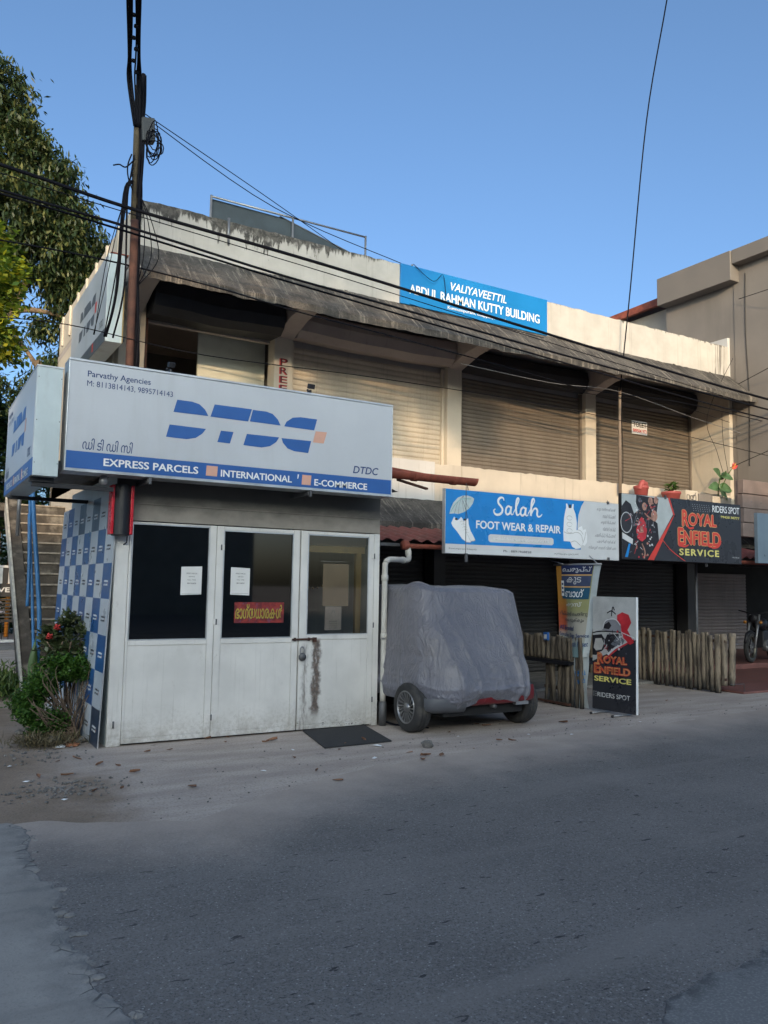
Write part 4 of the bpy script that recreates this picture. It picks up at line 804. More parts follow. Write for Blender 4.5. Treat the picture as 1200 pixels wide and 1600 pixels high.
b.poly([(7.25, 2.45), (7.47, 2.36), (7.46, 2.28), (7.25, 2.36)], O, FX, LGREY, .0006, .0052); b.poly([(7.38, 2.29), (7.42, 2.29), (7.36, 2.09), (7.30, 2.09)], O, FX, SKYB, .0006, .0058)
for q in ((7.97, 2.97, .045), (7.85, 2.95, .05), (7.93, 2.73, .07), (7.72, 2.86, .05), (7.62, 2.95, .03)): b.poly(circ(q[0], q[1], q[2], q[2]*1.2, 16), O, FX, PHS if q[2] > .04 else PHG, .0006, .0052)
b.ribbon([(7.72, 2.76), (7.82, 2.70), (7.96, 2.66)], [.02, .03], O, FX, PHS, .0066); b.ribbon([(7.48, 2.55), (7.56, 2.75), (7.62, 2.82)], [.012, .012], O, FX, PHG, .006); b.ribbon([(7.66, 2.3), (7.72, 2.18), (7.7, 2.08)], [.02, .03], O, FX, PHS, .006)
for i in range(70): b.poly(circ(7.5+rng.random()*.45, 2.09+rng.random()*.85, .006+rng.random()*.014, None, 7), O, FX, rng.choice((PHG, PHS, LGREY, PHR)), .0005, .0072+.0002*(i % 5))
for i in range(26):
    x, z = 7.30+rng.random()*.62, 2.09+rng.random()*.85; b.ribbon([(x, z), (x+rng.uniform(-.05, .05), z+rng.uniform(-.05, .05)), (x+rng.uniform(-.1, .1), z+rng.uniform(-.1, .1))], [.004, .009], O, FX, rng.choice((PHG, PHG, PHD, LGREY, PHR)), .0085+.0001*i)
b.poly([(8.235, 3.024), (8.275, 3.024), (8.385, 2.77), (8.355, 2.765)], O, FX, BRED, .0008, .006); b.poly([(8.385, 2.78), (8.34, 2.74), (7.775, 2.061), (7.91, 2.061)], O, FX, BRED, .0008, .0075)
b.ribbon([(8.11, 2.37), (8.3, 2.22), (8.61, 2.065)], [.012, .012], O, FX, BRED, .006)
b.build('picture', t)
b = MB()
mc_letters(b, O, FX, (('R', (8.555, 2.61, 8.70, 2.865)), ('OYAL', (8.70, 2.63, 9.37, 2.825)), ('E', (8.455, 2.31, 8.585, 2.585)), ('NFIELD', (8.585, 2.325, 9.46, 2.545))), PORG, BRED, PORG)
b.ribbon([(8.63, 2.66), (8.72, 2.585), (8.82, 2.60)], [.02, .035], O, FX, BRED, .0055); b.ribbon([(8.47, 2.31), (8.60, 2.295), (8.70, 2.325)], [.03, .02], O, FX, BRED, .0055); b.ribbon([(9.15, 2.32), (9.3, 2.30), (9.42, 2.34), (9.465, 2.42)], [.015, .035, .03], O, FX, BRED, .0055)
b.text('SERVICE', O, FX, (8.48, 2.155, 9.42, 2.262), PYEL, .003, .03, 0, 1.25); b.text('RIDERS SPOT', O, FX, (9.275, 2.87, 9.945, 2.978), WPRINT, .003, .006, 0, .95); b.text('99438 38777', O, FX, (9.475, 2.785, 9.945, 2.825), PYEL, .003, .02); b.text('PhotoBright', O, FX, (9.75, 2.15, 9.93, 2.17), WPRINT, .003)
for i in range(8):
    for j in range(4): b.poly(circ(8.80+.055*i+.01*j, 2.965-.032*j, .006, None, 6), O, FX, LGREY, .0006, .0022)
b.build('lettering', t)
b = MB(); b.box(8.16, 8.19, .18, .2, 3.0, 3.06, IRON); b.box(9.2, 9.22, .26, .3, 2.0, 3.0, IRON); b.build('strap', t)
b = MB(); b.box(10.42, 12.3, .2, .27, 2.09, 2.93, STEEL); tag(b.build('grey_signboard', loc=(11, .23, 2.07), bevel=.008), 'plain blue-grey metal signboard cut by the right edge of the photo', 'sign')

# ---- standing board
FD = Vector((.10, -.995, 0)).normalized()
t = thing('standing_service_board', 'upright black motorcycle service board standing on the ground', 'sign', (6.25, -.6, 0))
O = Vector((6.19, -.25, .04)); SU = (FD, Vector((.012, 0, 1)).normalized()); Wd, Hd = .70, 1.475
b = MB(); b.poly([(0, 0), (Wd, 0), (Wd, Hd), (0, Hd)], O, SU, WPRINT, .03, -.031); b.build('board', t, bevel=.003)
b = MB(); b.poly([(0, 0), (Wd-.012, 0), (Wd-.012, .94), (0, .62)], O, SU, SIGNK, .0006, 0); b.poly([(0, .621), (Wd-.012, .941), (Wd-.012, Hd), (0, Hd)], O, SU, M('board_light', (.42, .42, .41), .4, bump=0), .0006, 0); b.build('face', t)
b = MB()   # the motorcycle picture (front to the upper left)
def bp(p, m, dd): b.poly(p, O, SU, m, .0006, dd)
bp(circ(.12, .86, .085, .11, 24), PHD, .002); bp([(0, .70), (.06, .70), (.16, .78), (.2, .92), (.15, .98), (0, .96)], PHD, .0022); bp([(.02, .80), (.05, .92), (.15, .93), (.19, .86), (.15, .78), (.06, .76)], SHADG, .003); bp([(.17, .84), (.24, .98), (.42, 1.0), (.47, .90), (.40, .78), (.28, .74)], PHD, .0026)
bp([(.16, 1.04), (.18, 1.12), (.26, 1.19), (.38, 1.19), (.46, 1.12), (.46, 1.03), (.34, 1.01)], MGREY, .0034); b.ribbon([(.17, 1.05), (.20, 1.14), (.27, 1.18), (.38, 1.18), (.45, 1.11)], [.012, .012], O, SU, LGREY, .0042); bp([(.18, 1.06), (.20, 1.11), (.27, 1.15), (.31, 1.10), (.27, 1.05)], PHD, .004); bp([(.30, .86), (.42, .98), (.52, .92), (.44, .80)], PHG, .0034)
bp([(.40, 1.14), (.40, 1.24), (.48, 1.28), (.58, 1.25), (.62, 1.15), (.56, 1.05), (.47, 1.06)], PHR, .0028); bp([(.46, 1.06), (.56, 1.06), (.66, .90), (.60, .87), (.50, .95)], PHR, .0032)
for q in ([(.0, .99), (.16, 1.02), (.46, 1.02)], [(.24, 1.26), (.31, 1.29), (.38, 1.25)], [(.31, 1.22), (.33, 1.34), (.36, 1.30)]): b.ribbon(q, [.014, .014], O, SU, PHD, .0046)
b.ribbon([(.22, .66), (.40, .80), (.66, .935)], [.02, .022], O, SU, PHR, .005); b.ribbon([(.25, .72), (.38, .82), (.5, .86)], [.03, .02], O, SU, LGREY, .0045); b.ribbon([(.47, 1.02), (.60, .98), (.67, .96)], [.01, .01], O, SU, LGREY, .0046)
for i in range(16):
    x, z = .18+rng.random()*.32, .74+rng.random()*.26; b.ribbon([(x, z), (x+rng.uniform(-.04, .04), z+rng.uniform(-.04, .04)), (x+rng.uniform(-.07, .07), z+rng.uniform(-.07, .07))], [.004, .008], O, SU, rng.choice((PHG, PHD, LGREY, PHR)), .006+.0001*i)
for i in range(14): bp(circ(.2+rng.random()*.35, .74+rng.random()*.3, .006+rng.random()*.010, None, 7), rng.choice((PHG, LGREY, PHR)), .0052+.0001*i)
b.build('picture', t)
b = MB(); mc_letters(b, O, SU, (('R', (.085, .605, .18, .735)), ('OYAL', (.185, .61, .55, .70)), ('E', (.03, .47, .12, .60)), ('NFIELD', (.12, .475, .60, .56))), BRED, PORG, BRED)
mc_letters(b, O, SU, (('R', (.088, .61, .178, .73)), ('OYAL', (.188, .615, .547, .695)), ('E', (.033, .475, .118, .595)), ('NFIELD', (.123, .48, .597, .555))), BRED, BRED, BRED)
b.text('SERVICE', O, SU, (.03, .365, .62, .435), PYEL, .003, .028); b.text('RIDERS SPOT', O, SU, (.085, .165, .60, .225), LGREY, .003, .004)
for i in range(2):
    for j in range(3): bp(circ(.025+.035*i, .175+.025*j, .006, None, 6), LGREY, .002)
b.build('lettering', t)
for s_ in (.18, .52):
    p = O+FD*s_; b = MB(); b.tube([p+Vector((.12, 0, -.02)), p+Vector((-.22, -.015, -.02))], .012, GALV); b.tube([p+Vector((-.225, -.015, -.02)), p+Vector((-.25, -.016, -.02))], .016, BLACK); b.build('foot', t)

# ---- hanging flex banner with smaller one under it
k = N('banner_print'); x, y, z = k.xyz(); a = k.noise(k.pos(), 3, 4)
c_ = k.mix(k.ss(z, .75, 1.0), (.22, .33, .34), (.38, .36, .31)); c_ = k.mix(k.ss(z, 1.15, 1.35), c_, (.30, .30, .14)); c_ = k.mix(k.math('MULTIPLY', k.ss(k.math('ADD', y, k.math('MULTIPLY', a, .12)), .26, .36), k.ss(z, .95, 1.1)), c_, k.mix(k.ss(z, 1.15, 1.5), (.45, .10, .05), (.42, .20, .04))); k.base(c_, .5); BANR = k.m
WBACK = M('flex_white', (.48, .52, .52), .5, var=.1)
t = thing('hanging_banner', 'tapered multicoloured flex banner hanging under the footwear signboard', 'banner', (6.2, 0, .7))
V = []; F = []; nz, ny = 18, 14
def bpt(u, v):
    yl = .47+(.39-.47)*(1-v); yr = -.40+(-.14+.40)*(1-v)**.8; zz = .70+v*1.235; y = yl+(yr-yl)*u
    return Vector((6.2+.035*math.sin(u*7+v*2)*(1-v*.6)+.05*max(0, u-.8)*5*.3, y, zz-.02*math.sin(u*3)*(1-v)))
for i in range(nz+1):
    for j in range(ny+1): V.append(bpt(j/ny, i/nz))
for i in range(nz):
    for j in range(ny): F.append((i*(ny+1)+j, i*(ny+1)+j+1, (i+1)*(ny+1)+j+1, (i+1)*(ny+1)+j))
b = MB()
half = [f for f in F if (f[0] % (ny+1)) < ny-2]; rest = [f for f in F if (f[0] % (ny+1)) >= ny-2]
b.add(V, half, BANR, True); b.add(V, rest, WBACK, True); b.build('sheet', t)
b = MB()
def bband(u0, u1, v0, v1, m, e=.004):
    n = 10; VV = []
    for i in range(n+1):
        for v in (v0, v1): VV.append(bpt(u0+(u1-u0)*i/n, v)+Vector((-e, 0, 0)))
    b.add(VV, [(2*i, 2*i+2, 2*i+3, 2*i+1) for i in range(n)], m)
BT = M('banner_teal', (.02, .09, .16), .5); BN = M('banner_navy', (.02, .03, .09), .5); BS = M('banner_slate', (.06, .08, .15), .5)
bband(.14, .84, .90, 1.0, BN); bband(.14, .84, .77, .885, BS); bband(.14, .84, .63, .755, BT); bband(.14, .84, .886, .899, PORG); bband(.14, .84, .756, .769, PORG); bband(.13, .21, .66, .83, WPRINT, .008)
for i in range(3): bband(.145, .195, .69+.045*i, .715+.045*i, BS, .010)
def btext(st, u0, u1, v0, v1, m, bold=.012, e=.009):
    V2, F2 = text_mesh(st, bold*.6)[:2]; b.add([bpt(u0+p*(u1-u0), v0+q*(v1-v0))+Vector((-e, 0, 0)) for p, q in V2], F2, m)
btext('െചരുപ്പ്', .18, .82, .915, .985, LGREY); btext('കുട', .30, .64, .79, .87, LGREY); btext('ബാഗ്', .25, .72, .65, .74, WPRINT); btext('ഷൂസ്', .28, .70, .535, .60, LGREY); btext('റിപ്പയർ െചയ്തു', .06, .86, .435, .495, INK); btext('െകാടുക്കും', .22, .80, .375, .425, INK)
btext('All Branded', .03, .55, .285, .335, NAVY, .02); btext('Strolley Bags Service', .03, .95, .20, .255, NAVY, .02); btext('Number Lock Reset', .05, .95, .115, .17, NAVY, .02)
b.build('lettering', t)
b = MB(); b.tube([(6.2, .5, 1.945), (6.2, -.42, 1.945)], .012, GALV); b.tube([(6.2, .6, 2.02), (6.2, .30, 1.95)], .008, GALV); b.tube([(6.2, -.35, 1.95), (6.2, -.2, 2.06)], .006, GALV); b.build('hanger', t)
t = thing('lower_banner', 'small torn white flex strip with blue lettering below the hanging banner', 'banner', (6.22, 0, 0))
b = MB(); VV = []; n = 12
for i in range(n+1):
    v = i/n; yl = .10-.03*math.sin(v*5)-(.06 if .25 < v < .5 else 0); yr = -.16+.02*math.sin(v*3)
    for u in (0, .5, 1): VV.append((6.215+.02*math.sin(u*3+v*6), yl+(yr-yl)*u, .02+v*.72))
b.add(VV, [(3*i+j, 3*i+j+1, 3*i+j+4, 3*i+j+3) for i in range(n) for j in (0, 1)], WBACK, True); b.build('sheet', t)
b = MB(); UVb = (Vector((0, -1, 0)), Vector((0, .25, 1)).normalized()); b.text('REPAIR &', (6.19, .06, .42), (Vector((0, -.97, .2)), Vector((0, .2, .97))), (0, 0, .20, .07), SKYB, .003, .02); b.text('SERVICE', (6.19, .02, .33), (Vector((0, -.97, .2)), Vector((0, .2, .97))), (0, 0, .15, .05), SKYB, .003, .02); b.build('lettering', t)
b = MB(); b.tube([(6.23, .14, 0), (6.23, .13, .75)], .016, GALV); b.build('stake', t)

# ================================================================== AWNING, GUTTERS, PIPES
b = MB(); V = []; F = []; n = 230
for i in range(n+1):
    x = 3.06+(12.2-3.06)*i/n; z = .022*math.sin(i*1.25); V += [(x, 1.9, 2.47+z), (x, 1.2, 2.33+z), (x, .62+.02*wob(x, 4), 2.20+z)]
for i in range(n): F += [(3*i, 3*i+3, 3*i+4, 3*i+1), (3*i+1, 3*i+4, 3*i+5, 3*i+2)]
b.add(V, F, TIN, True)
t = thing('tin_awning', 'low corrugated red tin awning sagging under the mossy concrete sunshade', 'awning', (7, 1.2, 2.2)); b.build('sheet', t)
b = MB()
for x in (3.2, 5.4, 7.6, 9.8, 12): b.box(x, x+.04, .66, 1.9, 2.08, 2.12, IRON)
b.box(3.06, 12.2, .68, .72, 2.12, 2.16, IRON); b.build('frame', t)
for x in (3.25, 9.55, 11.9):
    b = MB(); b.tube([(x, .75, 0), (x, .75, 2.1)], .022, IRON); b.build('post', t)
def half_gutter(nm, lab, x0, x1, y, z, r, m, wavy=0, parent=None):
    b = MB(); V = []; F = []; n = 16; c = 12
    for i in range(n+1):
        x = x0+(x1-x0)*i/n
        for rr in (r, r*.84):
            for j in range(c+1):
                an = math.pi+math.pi*j/c; V.append((x, y+rr*math.cos(an), z+rr*math.sin(an)*1.05+wavy*wob(x, 2)))
    w = 2*(c+1)
    for i in range(n):
        for j in range(c):
            F.append((i*w+j, (i+1)*w+j, (i+1)*w+j+1, i*w+j+1)); F.append((i*w+c+1+j, i*w+c+2+j, (i+1)*w+c+2+j, (i+1)*w+c+1+j))
        F.append((i*w, i*w+c+1, (i+1)*w+c+1, (i+1)*w)); F.append((i*w+c, (i+1)*w+c, (i+1)*w+2*c+1, i*w+2*c+1))
    for i in (0, n):
        for j in range(c): F.append((i*w+j, i*w+j+1, i*w+c+2+j, i*w+c+1+j))
    b.add(V, F, m, True); return b
t = thing('roof_gutter', 'large terracotta red half-round gutter jutting out past the courier signboard', 'gutter', (4.2, 1.0, 3.0))
half_gutter('g', '', 2.9, 5.16, 1.0, 3.14, .095, TERRA, .006).build('trough', t)
for x in (3.0, 4.1, 4.75): half_gutter('r', '', x, x+.07, 1.0, 3.14, .103, TERRA).build('joint_ring', t)
b = MB(); b.obox((3.3, .95, 3.17), (1.0, .05, -.06), (0, .09, .01), (0, 0, .05), TERRA); b.build('lid', t)
b = MB(); b.obox((3.9, 1.02, 3.03), (.48, 0, -.09), (0, .06, 0), (0, 0, .025), RUST); b.build('strut', t)
b = MB(); b.tube([(5.02, .98, 3.04), (4.63, .2, 2.0)], .005, CABLE); tag(b.build('tie_wire', loc=(4.8, .6, 2.0)), 'thin dark tie wire from the large gutter down to the blue footwear sign', 'wire')
t = thing('awning_gutter', 'small terracotta gutter along the tin awning edge', 'gutter', (6, .58, 2.05))
half_gutter('g', '', 3.70, 12.0, .56, 2.145, .055, TERRA, .008).build('trough', t)
b = MB(); b.lathe([(0, 0), (.058, 0), (.06, .01), (.06, .07), (.056, .08)], (3.69, .56, 2.13), (1, 0, 0), TERRA, 18); b.build('end_cap', t)
t = thing('downpipe', 'dirty cream downpipe running from the small gutter down the kiosk corner', 'pipe', (3.10, -.03, 0))
pts = [(3.78, .56, 2.10), (3.78, .56, 2.02), (3.765, .52, 1.965), (3.70, .46, 1.935), (3.55, .34, 1.93), (3.3, .10, 1.925), (3.16, .01, 1.915), (3.095, -.03, 1.87), (3.085, -.035, 1.78), (3.085, -.035, 1.0), (3.085, -.035, .27)]
b = MB(); b.tube(spline(pts, 5), .034, PVC, 14); b.build('pipe', t)
for p, d in (((3.085, -.035, 1.70), (0, 0, 1)), ((3.085, -.035, 1.02), (0, 0, 1)), ((3.58, .365, 1.93), (.72, .69, 0)), ((3.78, .56, 2.03), (0, 0, 1))): b = MB(); b.lathe([(.034, -.035), (.042, -.03), (.042, .03), (.034, .035)], p, d, PVC, 14); b.build('collar', t)
b = MB(); b.lathe([(.036, 0), (.045, 0), (.045, .27), (.036, .275)], (3.085, -.035, .0), (0, 0, 1), IRON, 14); b.build('shoe', t)
b = MB(); b.box(3.03, 3.09, -.075, -.07, .99, 1.005, GALV); b.build('clip', t)
b = MB(); b.tube(spline([(3.1, -.05, .05), (3.2, -.12, .015), (3.35, -.3, .012), (3.45, -.45, .012)]), .012, CABLE); tag(b.build('ground_cable', loc=(3.1, -.05, 0)), 'black cable trailing on the ground from the downpipe toward the covered car', 'cable')

# ================================================================== COVERED CAR
car = thing('covered_car', 'small hatchback under a wrinkled grey-violet cloth cover beside the kiosk', 'car', (3.88, .9, 0))
def ring(cx, cy, hx, hy, rr, n):
    P = []
    for i in range(n):
        a = 2*math.pi*i/n; c, s = math.cos(a), math.sin(a); e = 2.0/rr
        P.append((cx+hx*math.copysign(abs(c)**e, c), cy+hy*math.copysign(abs(s)**e, s)))
    return P
# levels: z, half width, tail Y, nose Y, squareness
LV = [(1.615, .10, .55, 1.0, 2.2), (1.612, .42, -.05, 1.6, 2.8), (1.605, .65, -.42, 2.0, 4.6), (1.59, .735, -.56, 2.15, 7.0), (1.55, .765, -.61, 2.25, 8.0), (1.40, .78, -.655, 2.4, 8.0), (1.20, .80, -.74, 2.6, 7.0), (1.02, .82, -.83, 2.75, 6.0), (.84, .84, -.91, 2.85, 4.4), (.68, .86, -.98, 2.9, 4.2), (.54, .875, -1.02, 2.92, 4.0), (.42, .875, -1.03, 2.92, 3.8), (.275, .865, -1.0, 2.9, 3.8)]
_g2 = np.random.default_rng(9).uniform(-1, 1, (256, 256))
def n2(x, y, sd=0):
    x = x+31.7+sd*17.3; y = y+47.1+sd*7.9; i, j = int(math.floor(x)), int(math.floor(y)); u, v = x-i, y-j; u = u*u*(3-2*u); v = v*v*(3-2*v)
    a, b, c, d = _g2[i & 255, j & 255], _g2[(i+1) & 255, j & 255], _g2[i & 255, (j+1) & 255], _g2[(i+1) & 255, (j+1) & 255]
    return (a*(1-u)+b*u)*(1-v)+(c*(1-u)+d*u)*v
def rdg(n): return max(0, 1-abs(n)*2.2)**2
NR, NL = 460, 130
lv = np.array(LV); tt = np.linspace(0, len(LV)-1, NL); V = []; CX = 3.925
cols = [np.interp(tt, range(len(LV)), lv[:, q]) for q in range(5)]
for i in range(NL):
    z, hx, ya, yb, sq = [c[i] for c in cols]; P = ring(CX, (ya+yb)/2, hx, (yb-ya)/2, sq, NR); g = max(0, min(1, (1.60-z)/.9))
    for j, (x, y) in enumerate(P):
        s_ = x*1.0-y*1.0 if (x-CX)*(y-.9) > 0 else x+y; dx, dy = x-CX, y-(ya+yb)/2; l = math.hypot(dx, dy) or 1
        sp = x*.9+y*.9 if abs(dx) < hx*.98 else y*1.1
        wv = n2(sp*1.4, z*1.3, 1)
        w2 = n2(sp*2.2, z*1.1, 14)
        f = .030*g*n2(sp*2.0+.4*wv, z*.5, 2)+.050*g*rdg(n2(sp*3.0+.45*w2, z*.28+2, 3))+.024*g*rdg(n2(sp*6.2+.7*w2, z*.5, 4))
        f += .010*g*rdg(n2((sp+z*.8)*3.4, (sp-z)*1.2, 5))
        low = max(0, min(1, (.80-z)/.4)); f += .020*low*rdg(n2(sp*2.4, z*8+1.5*wv, 7))+.014*low*rdg(n2(sp*5, z*6+wv*2, 8))-.05*max(0, (.40-z)/.1)
        hm = max(0, min(1, (.60-z)/.22))
        zz = z+(.022*n2(sp*4, 0, 9)+.012*n2(sp*9, 3, 10))*hm
        if y < -.7: zz += .085*hm*max(0, 1-((x-3.95)/.50)**2)
        if x < CX-.5 and y > -.86: zz += .075*hm*min(1, (y+.86)/.2)
        if z > 1.54: zz += .06*math.exp(-((x-3.31)**2+(y+.40)**2)/.02)+.010*n2(x*4, y*4, 11)+.014*rdg(n2(x*2.5+y, y*2-x, 12))
        V.append((x+dx/l*f, y+dy/l*f, zz))
F = [(i*NR+j, (i+1)*NR+j, (i+1)*NR+(j+1) % NR, i*NR+(j+1) % NR) for i in range(NL-1) for j in range(NR)]+[tuple(range(NR))]
F = [f[::-1] for f in F]
b = MB(); b.add(V, F, COVER, True); cov = b.build('cloth_cover', car); cov['label'] = 'wrinkled grey-violet cloth car cover'
for j in (int(NR*.645), int(NR*.71), int(NR*.79), int(NR*.865)):
    P = []
    for i in range(22, NL-3):
        v = Vector(V[i*NR+j]); c = Vector((CX, v.y+.3, v.z)); P.append(v+(v-c).normalized()*.002)
    b = MB(); b.tube(P, .0045, COVER, 5); b.build('seam', cov)
b = MB(); prof = [(CX-.42, -.962), (CX-.3, -.967), (CX-.15, -.972), (CX, -.975), (CX+.3, -.967), (CX+.5, -.955), (CX+.68, -.90)]
V = []; F = []
for x, y in prof: V += [(x, y+.06, .30), (x, y, .33), (x, y-.015, .39), (x, y, .5)]
for i in range(6):
    for q in range(3): F.append((4*i+q, 4*i+4+q, 4*i+5+q, 4*i+1+q))
b.add(V, F, CARRED, True); b.build('body', car)
b = MB(); prof = [(CX-.775, -.80), (CX-.76, -.86), (CX-.69, -.935), (CX-.56, -.975), (CX-.34, -.985)]; V = []; F = []
for x, y in prof: V += [(x+.05, y+.12, .23), (x, y+.02, .27), (x-.004, y-.012, .33), (x, y, .40)]
for i in range(4):
    for q in range(3): F.append((4*i+q, 4*i+4+q, 4*i+5+q, 4*i+1+q))
b.add(V, F, CARGREY, True); b.box(CX-.55, CX+.55, -.85, 2.6, .19, .36, DARK); b.tube([(CX+.1, -.93, .28), (CX+.1, -.7, .28)], .025, IRON); b.box(CX+.38, CX+.56, -.955, -.9, .285, .32, GALV); b.build('bumper', car)
def wheel(x, y, side, nm='wheel'):
    """tyre lathe + many-spoked rim; side -1 = rim seen from -X"""
    r, w = .272, .175; ax = (side, 0, 0); o = Vector((x, y, r+.002))
    b = MB(); b.lathe([(r*.64, -w/2), (r*.86, -w/2-.012), (r*.95, -w/2+.004), (r, -w/2+.03), (r*1.0, -w*.18), (r*.985, -w*.17), (r*.985, -w*.12), (r, -w*.11), (r, w*.11), (r*.985, w*.12), (r*.985, w*.17), (r, w*.18), (r, w/2-.03), (r*.95, w/2-.004), (r*.86, w/2+.012), (r*.64, w/2)], o, ax, TYRE, 48); tw = b.build('wheel', car)
    b = MB(); b.lathe([(r*.66, w/2-.01), (r*.66, w/2+.006), (r*.62, w/2+.008), (r*.60, w/2-.01), (r*.60, -w/2)], o, ax, RIM, 48); b.lathe([(0, w/2-.0), (.05, w/2-.002), (.055, w/2-.02)], o, ax, RIM, 24); b.lathe([(0, w/2-.06), (r*.6, w/2-.06)], o, ax, BLACK, 32)
    n = 18
    for i in range(n):
        a = 2*math.pi*i/n; a2 = a+.32
        def pt(rr, an, h): return o+Vector((side*h, rr*math.cos(an)*side, rr*math.sin(an)))
        p = [pt(.045, a, w/2-.012), pt(.045, a+.14, w/2-.012), pt(r*.62, a2+.09, w/2+.0), pt(r*.62, a2, w/2+.0)]; q = [v-Vector((side*.022, 0, 0)) for v in p]
        b.add(p+q, [(0, 1, 2, 3), (0, 4, 5, 1), (1, 5, 6, 2), (2, 6, 7, 3), (3, 7, 4, 0), (7, 6, 5, 4)], RIM)
    b.build('rim', tw)
wheel(3.17, -.54, -1); wheel(4.68, -.54, 1); wheel(3.17, 2.0, -1); wheel(4.68, 2.0, 1)
b = MB()
for sx in (-1, 1):
    for yy in (-.54, 2.0):
        P = [(yy+.31*math.cos(R(a)), .27+.31*math.sin(R(a))) for a in range(0, 181, 20)]
        for a, c in zip(P[:-1], P[1:]): b.add([(CX+sx*.70, a[0], a[1]), (CX+sx*.70, c[0], c[1]), (CX+sx*.45, c[0], c[1]), (CX+sx*.45, a[0], a[1])], [(0, 1, 2, 3)], DARK)
b.build('wheel_arch', car)

# ================================================================== BAMBOO PARTITIONS
def pole_b(x, y, r, z0, z1, sd, m=None):
    q = random.Random(sd); P = []; rr = []; n = max(3, int((z1-z0)/.045)); lx, ly = q.uniform(-.035, .035), q.uniform(-.028, .028); node = q.uniform(.16, .24); off = q.random()
    for i in range(n+1):
        t = i/n; z = z0+(z1-z0)*t; P.append((x+lx*t+.006*math.sin(t*5+sd), y+ly*t, z)); f = ((z-z0)/node+off) % 1; rr.append(r*(1.13 if f < .12 else .97+.03*math.cos(f*6)))
    b = MB(); b.tube(P, rr, m or BAMB, 9); return b
t = thing('bamboo_partition', 'low bamboo pole partition with scorched ends in front of the dark shop', 'fence', (9.5, 1.6, 0)); y = 3.5; i = 0
while y > .42:
    pole_b(9.5+rng.uniform(-.012, .012), y, (.036)*rng.uniform(.72, 1.12), rng.uniform(0, .03), .945+rng.uniform(-.05, .03), i).build('bamboo_pole', t); y -= rng.uniform(.076, .096); i += 1
b = MB()
V2 = pole_b(9.52, .34, .05, .0, .93, 400).build('bamboo_pole', t); pole_b(9.56, .25, .05, .12, .94, 401).build('bamboo_pole', t); pole_b(9.66, .20, .055, .12, .95, 402).build('bamboo_pole', t)
b = MB(); b.box(9.52, 9.56, .2, 3.5, .80, .84, RUST); b.box(9.52, 9.56, .2, 3.5, .2, .24, RUST); b.tube([(9.70, .2, .78), (9.80, .17, .77)], .008, GALV); b.tube([(9.78, .06, 0), (9.78, .06, .16), (9.5, .1, .16)], .006, IRON); b.build('rail', t)
t = thing('bamboo_counter', 'dark counter faced with short and long bamboo pieces behind the banner', 'counter', (6.2, .9, 0)); y = 2.2; i = 50
while y > .16:
    pole_b(6.2, y, .04*rng.uniform(.85, 1.1), .62, .955+rng.uniform(-.03, .02), i, BAMBD).build('bamboo_pole', t); y -= .088; i += 1
y = .66
while y > -.1:
    pole_b(6.2+rng.uniform(-.01, .01), y, .04*rng.uniform(.6, 1.0), .0, .55 if y > .15 else .95, i, BAMBD).build('bamboo_pole', t); y -= .088; i += 1
b = MB(); b.box(6.1, 6.9, .1, 2.3, .57, .615, BLACK); b.box(6.24, 6.28, .1, 2.3, .8, .84, RUST); b.box(6.24, 6.28, .1, .75, .2, .24, RUST); b.box(6.85, 6.9, .1, .15, 0, .57, BLACK); b.box(6.2, 6.9, 2.26, 2.3, 0, .57, BLACK); b.box(6.12, 6.16, .12, 2.2, .02, .05, RUST); b.build('frame', t)
b = MB(); b.box(6.12, 6.155, .55, .63, .88, .99, BLUE); b.box(6.118, 6.12, .56, .62, .90, .96, LGREY); tag(b.build('small_box', loc=(6.14, .59, .88), bevel=.004), 'small blue packet hung on the bamboo counter by the car', 'packet')

# ================================================================== MOTORCYCLE (in the dark porch at the right)
mc = thing('motorcycle', 'dark parked motorcycle half cut by the right edge in the shaded porch', 'motorcycle', (14.0, 3.0, .13))
d_ = Vector((.96, .28, 0)).normalized(); s_ = Vector((-d_.y, d_.x, 0)); B0 = Vector((13.75, 2.75, .13))
def mp(u, v, w=0): return B0+d_*u+s_*w+Vector((0, 0, v))
MCR = M('steel_rim_bright', (.16, .15, .12), .4, .8)
for u in (0, 1.34):
    b = MB(); c = mp(u, .31); b.lathe([(.25, -.035), (.28, -.045), (.305, -.03), (.31, 0), (.305, .03), (.28, .045), (.25, .035), (.25, -.035)], c, s_, TYRE, 36); w = b.build('wheel', mc)
    b = MB(); b.lathe([(.25, -.03), (.225, -.035), (.215, 0), (.225, .035), (.25, .03)], c, s_, MCR, 36); b.lathe([(0, -.06), (.05, -.06), (.055, .06), (0, .06)], c, s_, IRON, 14); b.lathe([(.06, .03), (.12, .03), (.12, .036), (.06, .036)], c, -s_, IRON, 24)
    for i in range(18):
        a = 2*math.pi*i/18; b.tube([c+d_*math.cos(a)*.05+Vector((0, 0, math.sin(a)*.05))+s_*(.03*(-1)**i), c+d_*math.cos(a+.25)*.22+Vector((0, 0, math.sin(a+.25)*.22))], .004, GALV, 5)
    b.build('rim', w)
b = MB()
for q in (-.09, .09): b.tube([mp(0, .31, q), mp(.30, 1.0, q)], .024, GALV)
b.tube([mp(-.30, .42), mp(-.2, .60), mp(0, .65), mp(.2, .60), mp(.28, .5)], .035, BLACK); b.build('fork', mc)
b = MB(); b.lathe([(0, -.05), (.07, -.04), (.09, 0), (.085, .03), (0, .035)], mp(.18, .92), -d_, BLACK, 20); b.build('headlight', mc); b = MB(); b.tube(spline([mp(.42, 1.08, .38), mp(.34, 1.06, .25), mp(.30, 1.02, 0), mp(.34, 1.06, -.25), mp(.42, 1.08, -.38)]), .014, BLACK); b.tube([mp(.33, 1.05, -.28), mp(.28, 1.25, -.30)], .006, BLACK); b.build('handlebar', mc)
